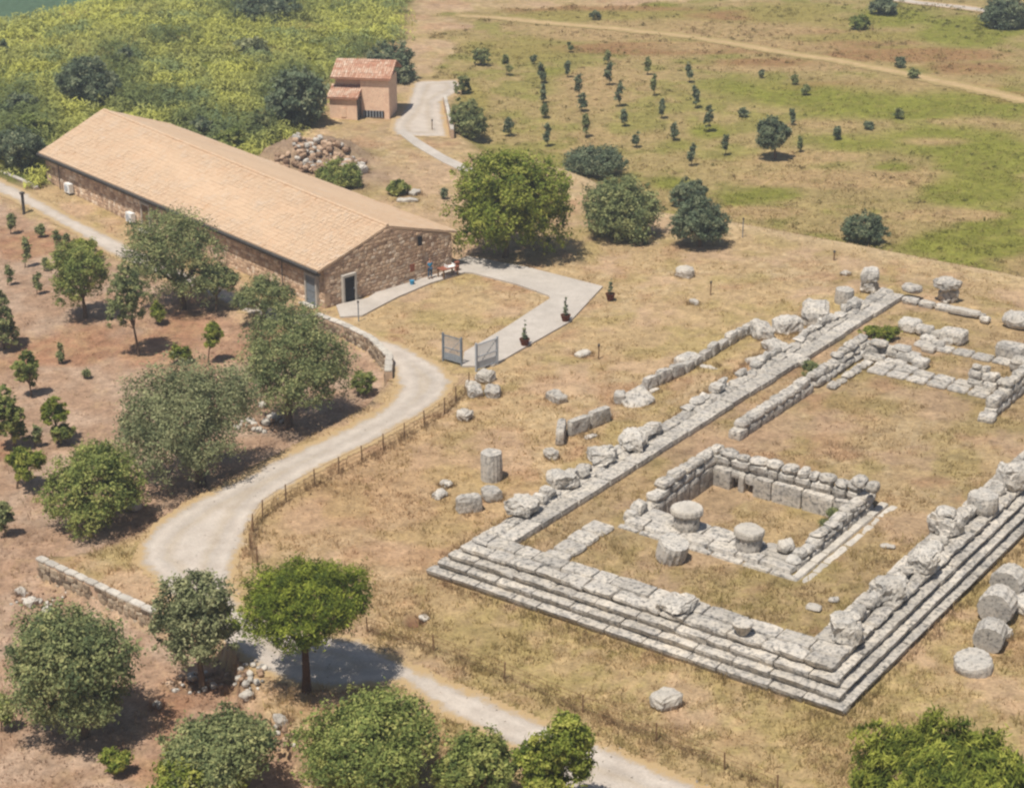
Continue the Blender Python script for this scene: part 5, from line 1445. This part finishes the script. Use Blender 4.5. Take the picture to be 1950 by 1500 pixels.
plant('olive_tree', 'olive cut by the left photo edge beside its own dark shade', OL, (0, 605), 34, 52, (8, 665), 'olive', 4500)
plant('olive_tree', 'leafy young tree by the left edge with a spreading crown', OL, (15, 795), 38, 58, (28, 855), 'mid', 5200)
plant('young_tree', 'light green young tree right of the leafy tree at the left edge', 'young tree', (104, 782), 27, 27, (110, 842), 'fresh', 2600, trunk_r=.06)
plant('young_tree', 'dark low young tree under the light green young tree', 'young tree', (116, 823), 23, 17, (116, 846), 'mid', 1800, trunk_r=.05)
plant('young_tree', 'open young tree with bare trunk foot above the mid green tree', 'young tree', (48, 882), 40, 30, (32, 930), 'fresh', 3200, trunk_r=.07)
plant('young_tree', 'round-headed sapling on a clear trunk in the bare soil at the left', 'young tree', (50, 705), 25, 36, (60, 755), 'mid', 2800, trunk_r=.06)
plant('young_tree', 'yellowing young tree cut by the left edge', 'young tree', (6, 985), 17, 32, (10, 1022), 'olive', 1600)
plant('young_tree', 'shaded bush cut by the left edge left of the big round olive', 'young tree', (2, 1355), 14, 34, (2, 1392), 'mid', 1600)
plant('young_tree', 'little bright bush in red soil below the big round olive', 'young tree', (212, 1448), 26, 26, (214, 1474), 'fresh', 2000)
plant('young_tree', 'bright green lollipop sapling left of the tall olive by the road', 'young tree', (406, 640), 19, 27, (396, 690), 'fresh', 2000, trunk_r=.05)
plant('young_tree', 'low bright sapling above the largest silvery olive', 'young tree', (341, 673), 21, 15, (341, 692), 'fresh', 1400)
plant('young_tree', 'small bright-topped sapling in front of the big olive hollow', 'young tree', (299, 592), 13, 20, (298, 618), 'fresh', 1200)
plant('young_tree', 'yellow-green bush behind the round olive left of the road', 'young tree', (155, 475), 38, 20, (155, 496), 'fresh', 2400)

def sap(px, py, rx, ry, label, mat='darkleaf', cat='sapling', group='saplings', name='sapling', lf=.2):
    ry *= rnd.uniform(1.0, 1.35); rx *= rnd.uniform(.85, 1.2); l1, l2, l3 = [rnd.uniform(-.35, .35) for _ in range(3)]; q = rnd.uniform(.75, 1.1)
    if mat == 'darkleaf' and rnd.random() < .4: mat = 'olive'
    plant(name, label, cat, (px, py), rx, ry, (px, py + ry + 2), mat, 560, leaf=lf, group=group, trunk_r=.04,
          lobes=[(l1, 0, -.35, .8 * q, .5), (l2, l1, .15, .8, .45), (l3, 0, .62, .5 * q, .38)], clump=.16, per=20, upright=.4, gap=.25, inner=.25)
for px, py, rx, ry, lab in [(14, 522, 9, 16, 'dark sapling nearest the left photo edge, below the road'), (70, 538, 9, 20, 'dark narrow sapling left of the round olive, lowest of its row'),
        (48, 478, 9, 22, 'thin leaning sapling above the lowest one left of the round olive'), (20, 424, 11, 17, 'bushy sapling by the road near the left edge'),
        (76, 438, 9, 9, 'tiny low sapling between the road and the thin leaning sapling'), (108, 458, 13, 20, 'two-stemmed dark sapling above the yellow-green bush'),
        (112, 672, 4, 15, 'tiny dry twig-like sapling alone in the bare soil'), (84, 502, 7, 9, 'short sapling beside the two-stemmed one, a little lower'),
        (160, 712, 5, 7, 'faint small seedling in bare soil right of the round-headed sapling'), (66, 828, 9, 18, 'thin grey sapling between the two young trees at the left edge'),
        (124, 452, 6, 10, 'small sapling right of the two-stemmed one')]:
    sap(px, py, rx, ry, lab, 'olive', group='orchard saplings')
ORD = ['first', 'second', 'third', 'fourth', 'fifth', 'sixth']
ROWS = [('the left-hand row of the field', [(1018, 112, 6, 8), (1031, 138, 8, 18), (1035, 177, 7, 17), (1038, 210, 9, 13), (1043, 254, 8, 21)]),
        ('the second row of the field from the left', [(1086, 86, 5, 12), (1081, 130, 5, 12), (1102, 158, 9, 21), (1108, 193, 8, 16), (1116, 236, 8, 22)]),
        ('the middle row of the field', [(1158, 107, 6, 11), (1161, 138, 8, 20), (1180, 176, 10, 23), (1189, 222, 7, 14), (1212, 264, 6, 15)]),
        ('the field row right of the middle', [(1233, 124, 6, 17), (1246, 160, 5, 16), (1260, 206, 8, 16), (1283, 250, 9, 14), (1317, 293, 8, 18)]),
        ('the right-hand row of the field', [(1313, 137, 8, 18), (1325, 183, 8, 17), (1350, 223, 9, 21), (1382, 274, 7, 16)])]
for rl, pts in ROWS:
    for i, (px, py, rx, ry) in enumerate(pts):
        sap(px, py, rx, ry, f'dark sapling, {ORD[i]} from the top in {rl}', group='saplings in the field', lf=.26)
for px, py, rx, ry, lab in [(965, 122, 9, 18, 'bushy sapling at the upper left of the field beside the yellowish bush'), (968, 240, 13, 15, 'low dark bush-like sapling left of the left-hand row'),
        (1418, 214, 10, 7, 'tiny dark bush left above the lone dark olive'), (1510, 222, 6, 12, 'small slim sapling just right of the lone dark olive top'),
        (1525, 274, 6, 14, 'slim sapling right of the lone dark olive trunk'), (1597, 250, 9, 12, 'brownish sapling on the bare patch right of the lone dark olive'),
        (1515, 150, 7, 8, 'tiny bush in the dry strip above the lone dark olive'), (1536, 170, 9, 9, 'low brown bush right of the tiny one in the dry strip'),
        (1452, 140, 5, 6, 'tiny dark shrub left of the bushes in the dry strip'), (1714, 216, 9, 8, 'small grey bush alone in the green field on the right'),
        (1655, 238, 10, 6, 'low dark weed clump right of the brownish sapling'), (845, 368, 5, 8, 'small dark sapling between the roof and the broad bright tree')]:
    sap(px, py, rx, ry, lab, group='saplings in the field', lf=.26)
for px, py, lab in [(1162, 573, 'farthest of three potted cypresses, off the outer corner of the path'), (1077, 614, 'middle of three potted cypresses, on the outer edge of the path'),
                    (999, 660, 'nearest of three potted cypresses, close to the gate')]:
    x, y, z = G(px, py); z += .1
    t = thing('potted_cypress', lab, 'potted plant', (x, y, z), 0, 'potted cypresses along the path')
    mb = MB(); mb.lathe([(.24, 0), (.34, .35), (.38, .46), (.40, .52), (.35, .52), (.33, .46)], 14); mb.build('pot', M['pot'], t, smooth=False)
    mb = MB(); mb.lathe([(.335, .44), (.33, .47)], 12); mb.build('soil', M['earth'], t)
    V, Q, T = leaves(420, [(0, 0, .85, .20, .38), (0, 0, 1.25, .17, .40), (0, 0, 1.65, .10, .30)], .13, .07, 14, 1.0, .05, .2)
    add('foliage', mesh_np('foliage', V, Q, M['darkleaf'], tint=T), t)
    mb = MB(); mb.tube([(0, 0, .4), (.02, 0, 1.7)], [.03, .012], 5); mb.build('stem', M['bark'], t)

# ------------------------------------------------------------------ grass and herbs nobody could count
POLYS_OUT = [ROAD, PATH, YARD, LINKP]
def blocked(x, y, pad=.1):
    b = np.zeros(len(x), bool)
    for P in POLYS_OUT: b |= poly_sd(P, x, y)[0] < pad
    # building, hut
    b |= poly_sd(np.array([c1, c3, c4, c2]), x, y)[0] < .25
    d = (x - hx) * math.cos(R(9)) - (y - hy) * math.sin(R(9)); e = (x - hx) * math.sin(R(9)) + (y - hy) * math.cos(R(9))
    b |= (np.abs(d) < 3.6) & (e > -1.8) & (e < 6)
    u = (x - TA[0]) * TU[0] + (y - TA[1]) * TU[1]; v = (x - TA[0]) * TV[0] + (y - TA[1]) * TV[1]
    inner_ = (u > 3.6) & (u < 21.5) & (v > 3.6) & (v < 53.5)
    b |= (u > -.05) & (u < 25.05) & (v > -.05) & (v < 56.5) & ~inner_
    b |= (u > 6.2) & (u < 18.6) & (v > 8.6) & (v < 20.6) & ~((u > 7.4) & (u < 16.5) & (v > 12.0) & (v < 18.9))
    b |= (u > 5.2) & (u < 7.2) & (v > 23) & (v < 44) 
    return b

def in_frame(x, y, m=60):
    px, py = project(x, y, height(x, y)); return (px > -m) & (px < 1950 + m) & (py > -m) & (py < 1500 + m)

def blades(name, x, y, h, w, nb, spread, colr, mat, lean=.5, label=None):
    """tufts of narrow triangular blades"""
    n = len(x); z = height(x, y)
    idx = np.repeat(np.arange(n), nb); k = len(idx)
    a = rng.random(k) * 2 * np.pi; r = spread[idx] * np.sqrt(rng.random(k))
    bx = x[idx] + r * np.cos(a); by = y[idx] + r * np.sin(a); bz = z[idx] - .03
    hh = h[idx] * (.55 + .6 * rng.random(k)); ln = lean * hh * rng.random(k); la = rng.random(k) * 2 * np.pi
    tx, ty = bx + ln * np.cos(la), by + ln * np.sin(la)
    wa = rng.random(k) * np.pi; ww = w[idx] * (.6 + .8 * rng.random(k)) / 2
    V = np.stack([np.stack([bx - ww * np.cos(wa), by - ww * np.sin(wa), bz], 1), np.stack([bx + ww * np.cos(wa), by + ww * np.sin(wa), bz], 1), np.stack([tx, ty, bz + hh], 1)], 1).reshape(-1, 3)
    C = np.repeat(colr[idx] * (.78 + .44 * rng.random(k))[:, None], 3, 0)
    me = mesh_np(name, V, np.arange(k * 3).reshape(-1, 3), mat, colr=C)
    tag(add(name, me), kind='stuff')

def scatter(n, y0, y1):
    """ground points, denser towards the camera"""
    t = rng.random(n); y = 1 / (1 / y0 + (1 / y1 - 1 / y0) * t)
    return (rng.random(n) * 2 - 1) * .36 * y, y

def grass():
    x, y = scatter(150000, 62, 185)
    k = in_frame(x, y) & ~blocked(x, y); x, y = x[k], y[k]
    c, hm, fm, sn = ground_col(x, y)
    dens = (1 - hm) * (1 - fm * .6) * (1 - sn * .82) * (.12 + .88 * sstep(.40, .58, fbm(x, y, .4, 31))) * (1 - .8 * sstep(.55, .68, fbm(x, y, .25, 91, 4)))
    dens = dens * (np.hypot(x - flat(790, 1178)[0], y - flat(790, 1178)[1]) > .8)
    k = rng.random(len(x)) < dens; x, y, c = x[k], y[k], c[k]
    f = rng.random(len(x))[:, None]
    c = c * (.85 + .4 * f); g = sstep(.54, .7, fbm(x, y, .35, 33))[:, None] * .35
    c = c * (1 - g) + np.array(S(150, 140, 66)) * g
    h = .10 + .22 * rng.random(len(x)) ** 2
    blades('dry_grass', x, y, h, .035 + h * .12, 4, h * .9, c * 1.08, M['drygrass'], 1.1)
    x, y = scatter(9000, 64, 150); k = in_frame(x, y) & ~blocked(x, y); x, y = x[k], y[k]
    c, hm, fm, sn = ground_col(x, y)
    k = rng.random(len(x)) < (1 - sn) * (1 - fm) * (1 - hm) * sstep(.45, .6, fbm(x, y, .3, 131)) * (.25 + .75 * sstep(100, 80, y)); x, y, c = x[k], y[k], c[k]
    yl = rng.random(len(x))[:, None] * .6; c = c * (1 - yl) + np.array(S(196, 176, 110)) * yl
    blades('tall_weeds', x, y, .22 + .3 * rng.random(len(x)), np.full(len(x), .06), 9, np.full(len(x), .28), c * 1.1, M['drygrass'], 1.0)
    # taller weeds along fences, walls and the platform foot
    L = []
    for line in (FENCE1, FENCE2, [t2w(-.2, -.2), t2w(25.2, -.2)], [t2w(25.2, 0), t2w(25.2, 45)], [t2w(-.4, 2), t2w(-.4, 50)]):
        p = np.array(line); seg = np.hypot(*np.diff(p, axis=0).T); m = int(seg.sum() * 14)
        s = rng.random(m) * seg.sum(); cs = np.concatenate([[0], np.cumsum(seg)]); i = np.clip(np.searchsorted(cs, s) - 1, 0, len(seg) - 1)
        q = p[i] + (p[i + 1] - p[i]) * ((s - cs[i]) / seg[i])[:, None] + rng.normal(size=(m, 2)) * .28
        L.append(q)
    for rx_, ry_, rr_ in ROCKS:
        a = rng.random(26) * 6.28; L.append(np.stack([rx_ + np.cos(a) * rr_ * (.8 + .5 * rng.random(26)), ry_ + np.sin(a) * rr_ * (.8 + .5 * rng.random(26))], 1))
    q = np.concatenate(L); x, y = q[:, 0], q[:, 1]; k = ~blocked(x, y, -.2); x, y = x[k], y[k]
    c, *_ = ground_col(x, y); c = c * .85
    h = .2 + .35 * rng.random(len(x))
    blades('fence_weeds', x, y, h, np.full(len(x), .05), 5, np.full(len(x), .2), c, M['drygrass'], .7)
    # green field
    x, y = scatter(90000, 130, 330)
    k = in_frame(x, y) & ~blocked(x, y); x, y = x[k], y[k]
    c, hm, fm, sn = ground_col(x, y)
    k = (rng.random(len(x)) < fm * (.25 + .75 * sstep(.4, .6, fbm(x, y, .3, 35)))) & (line_d(TRACK, x, y) > 1.1); x, y, c = x[k], y[k], c[k]
    h = .10 + .18 * rng.random(len(x)) ** 2
    blades('field_grass', x, y, h, .08 + h * .2, 4, h * 1.6, c * (1.0 + .3 * rng.random(len(x))[:, None]), M['drygrass'], 1.3)
    # low scrub in the dry parts of the field
    x, y = scatter(26000, 140, 330); k = in_frame(x, y) & ~blocked(x, y, .5) & (line_d(TRACK, x, y) > 1.3); x, y = x[k], y[k]
    c, hm, fm, sn = ground_col(x, y); px, py = project(x, y, 0 * x)
    band = np.clip(sstep(150, 60, py) + sstep(1050, 800, px) * sstep(310, 250, py) * .8, 0, 1)
    k = rng.random(len(x)) < fm * (.04 + .75 * band * sstep(.45, .6, fbm(x, y, .25, 36))); x, y, c = x[k], y[k], c[k]
    n = len(x); per = 14; idx = np.repeat(np.arange(n), per); m = len(idx); z = height(x, y)
    rad = (.25 + .6 * rng.random(n) ** 2)[idx]; d = rng.normal(size=(m, 3)); d[:, 2] = np.abs(d[:, 2]); d /= np.linalg.norm(d, axis=1)[:, None]
    P = np.stack([x[idx] + d[:, 0] * rad, y[idx] + d[:, 1] * rad, z[idx] + d[:, 2] * rad * .8], 1)
    nr = d * .7 + rng.normal(size=(m, 3)) * .5 + np.array([0, 0, .6]); nr /= np.linalg.norm(nr, axis=1)[:, None]
    ax = rng.normal(size=(m, 3)) + np.array([0, 0, 1.0]); ax -= (ax * nr).sum(1)[:, None] * nr; ax /= np.linalg.norm(ax, axis=1)[:, None]
    bx = np.cross(nr, ax); Lf = (.2 + .3 * rng.random(m))[:, None]
    V = np.stack([P - ax * Lf * .5, P + bx * Lf * .17, P + ax * Lf * .5, P - bx * Lf * .17], 1).reshape(-1, 3)
    tn = rng.random(n)[:, None]; cc = c * (.75 + .35 * rng.random(n))[:, None] * (1 - .45 * (tn < .35)) + np.array(S(120, 120, 70)) * .5 * (tn < .35)
    C = np.repeat(cc[idx] * (.85 + .3 * rng.random(m))[:, None], 4, 0)
    tag(add('field_scrub', mesh_np('field_scrub', V, np.arange(m * 4).reshape(-1, 4), M['reed'], colr=C)), kind='stuff')
    # hillside herbs: soft mounds of upright leaves
    x, y = scatter(42000, 150, 330)
    k = in_frame(x, y) & ~blocked(x, y, .6); x, y = x[k], y[k]
    c, hm, fm, sn = ground_col(x, y)
    n1 = fbm(x, y, .16, 51); n2 = fbm(x, y, .45, 52)
    k = rng.random(len(x)) < hm * (.2 + .8 * sstep(.32, .5, n2)); x, y, n1, n2 = x[k], y[k], n1[k], n2[k]
    n = len(x); z = height(x, y)
    t = sstep(.34, .64, .55 * n1 + .45 * n2)[:, None]
    c = np.array(S(146, 146, 86, 1.4)) * (1 - t) + np.array(S(172, 170, 86, 1.35)) * t
    hp = project(x, y, z)
    dg = np.zeros(n)
    for bx_, by_, rx_, ry_ in [(560, 190, 90, 75), (430, 255, 130, 45), (40, 250, 90, 75), (200, 155, 90, 45), (20, 190, 70, 28), (330, 75, 60, 22), (700, 120, 80, 40), (500, 25, 110, 30), (300, 200, 120, 25), (230, 110, 60, 25)]:
        dg = np.maximum(dg, np.exp(-(((hp[0] - bx_) / rx_) ** 2 + ((hp[1] - by_) / ry_) ** 2)))
    dg = sstep(.25, .8, dg * (.6 + .8 * n2))[:, None]
    c = c * (1 - dg) + np.array(S(112, 120, 74, 1.15)) * dg
    dk = (rng.random(n) < .12)[:, None]; c = c * (1 - .45 * dk)
    bl = sstep(.60, .72, fbm(x, y, .2, 57))[:, None] * .7; c = c * (1 - bl) + np.array(S(128, 144, 104, 1.0)) * bl
    per = 22; idx = np.repeat(np.arange(n), per); m = len(idx)
    rad = (.45 + .6 * rng.random(n))[idx]; hh = (.5 + 1.3 * n2 + .9 * rng.random(n) ** 3 + .8 * dg[:, 0])[idx]
    d = rng.normal(size=(m, 3)); d[:, 2] = np.abs(d[:, 2]); d /= np.linalg.norm(d, axis=1)[:, None]
    P = np.stack([x[idx] + d[:, 0] * rad, y[idx] + d[:, 1] * rad, z[idx] + d[:, 2] * hh * .8], 1)
    nr = d * .7 + rng.normal(size=(m, 3)) * .45 + np.array([0, 0, .7]); nr /= np.linalg.norm(nr, axis=1)[:, None]
    ax = rng.normal(size=(m, 3)) * .7 + np.array([0, 0, 1.6]); ax -= (ax * nr).sum(1)[:, None] * nr; ax /= np.linalg.norm(ax, axis=1)[:, None]
    bx = np.cross(nr, ax); L = (.34 + .5 * rng.random(m))[:, None]; W = L * .24
    V = np.stack([P - ax * L * .5, P + bx * W * .5, P + ax * L * .5, P - bx * W * .5], 1).reshape(-1, 3)
    C = np.repeat(c[idx] * (.84 + .30 * rng.random(m))[:, None], 4, 0)
    tag(add('hillside_herbs', mesh_np('hillside_herbs', V, np.arange(m * 4).reshape(-1, 4), M['reed'], colr=C)), kind='stuff')
grass()
# a few pebbles and clods on the roads and the bare soil
def pebbles():
    x, y = scatter(26000, 62, 170); k = in_frame(x, y); x, y = x[k], y[k]
    rd = (poly_sd(ROAD, x, y)[0] < 1.0); so = poly_sd(ORCHARD, x, y)[0] < -.5
    k = (rd & (rng.random(len(x)) < .35)) | (so & (rng.random(len(x)) < .5)) | (rng.random(len(x)) < .06); k &= poly_sd(PATH, x, y)[0] > .1
    u = (x - TA[0]) * TU[0] + (y - TA[1]) * TU[1]; v = (x - TA[0]) * TV[0] + (y - TA[1]) * TV[1]
    k &= ~((u > -.1) & (u < 25.1) & (v > -.1) & (v < 56.5) & ~((u > 3.8) & (u < 21.4) & (v > 3.8) & (v < 53)))
    x, y = x[k], y[k]; n = len(x); z = height(x, y) + .02
    c, _, _, sn = ground_col(x, y); on = (poly_sd(ROAD, x, y)[0] < .3)[:, None]
    c = c * (.75 + .6 * rng.random(n))[:, None]; c = c * (1 - on) + np.array(S(205, 192, 176)) * on * (.75 + .35 * rng.random(n))[:, None]
    s = .03 + .10 * rng.random(n) ** 3
    base = np.array([(1, 0, 0), (-.4, .9, 0), (-.5, -.8, 0), (.1, .05, .75)])
    a = rng.random(n) * 6.28; ca, sa = np.cos(a), np.sin(a)
    V = np.stack([np.stack([x + s * (b[0] * ca - b[1] * sa), y + s * (b[0] * sa + b[1] * ca), z + s * b[2] - .02], 1) for b in base], 1).reshape(-1, 3)
    F = (np.arange(n) * 4)[:, None, None] + np.array([(0, 1, 3), (1, 2, 3), (2, 0, 3)])[None]
    tag(add('loose_pebbles', mesh_np('loose_pebbles', V, F.reshape(-1, 3), M['drygrass'], colr=np.repeat(c, 4, 0))), kind='stuff')
pebbles()

# ------------------------------------------------------------------ thin haze volume, added to lift the dark tones
b = MB(); b.box(-5200, 5200, -450, 2700, -16.5, 48)
hm_ = bpy.data.materials.new('tone_lift_haze'); hm_.use_nodes = True
ht = hm_.node_tree; ht.nodes.clear()
ho = ht.nodes.new('ShaderNodeOutputMaterial'); hv = ht.nodes.new('ShaderNodeVolumePrincipled')
hv.inputs['Color'].default_value = (.92, .95, 1, 1); hv.inputs['Density'].default_value = .0005; hv.inputs['Anisotropy'].default_value = .2
ht.links.new(hv.outputs[0], ho.inputs['Volume'])
tag(b.build('haze', hm_), kind='stuff')
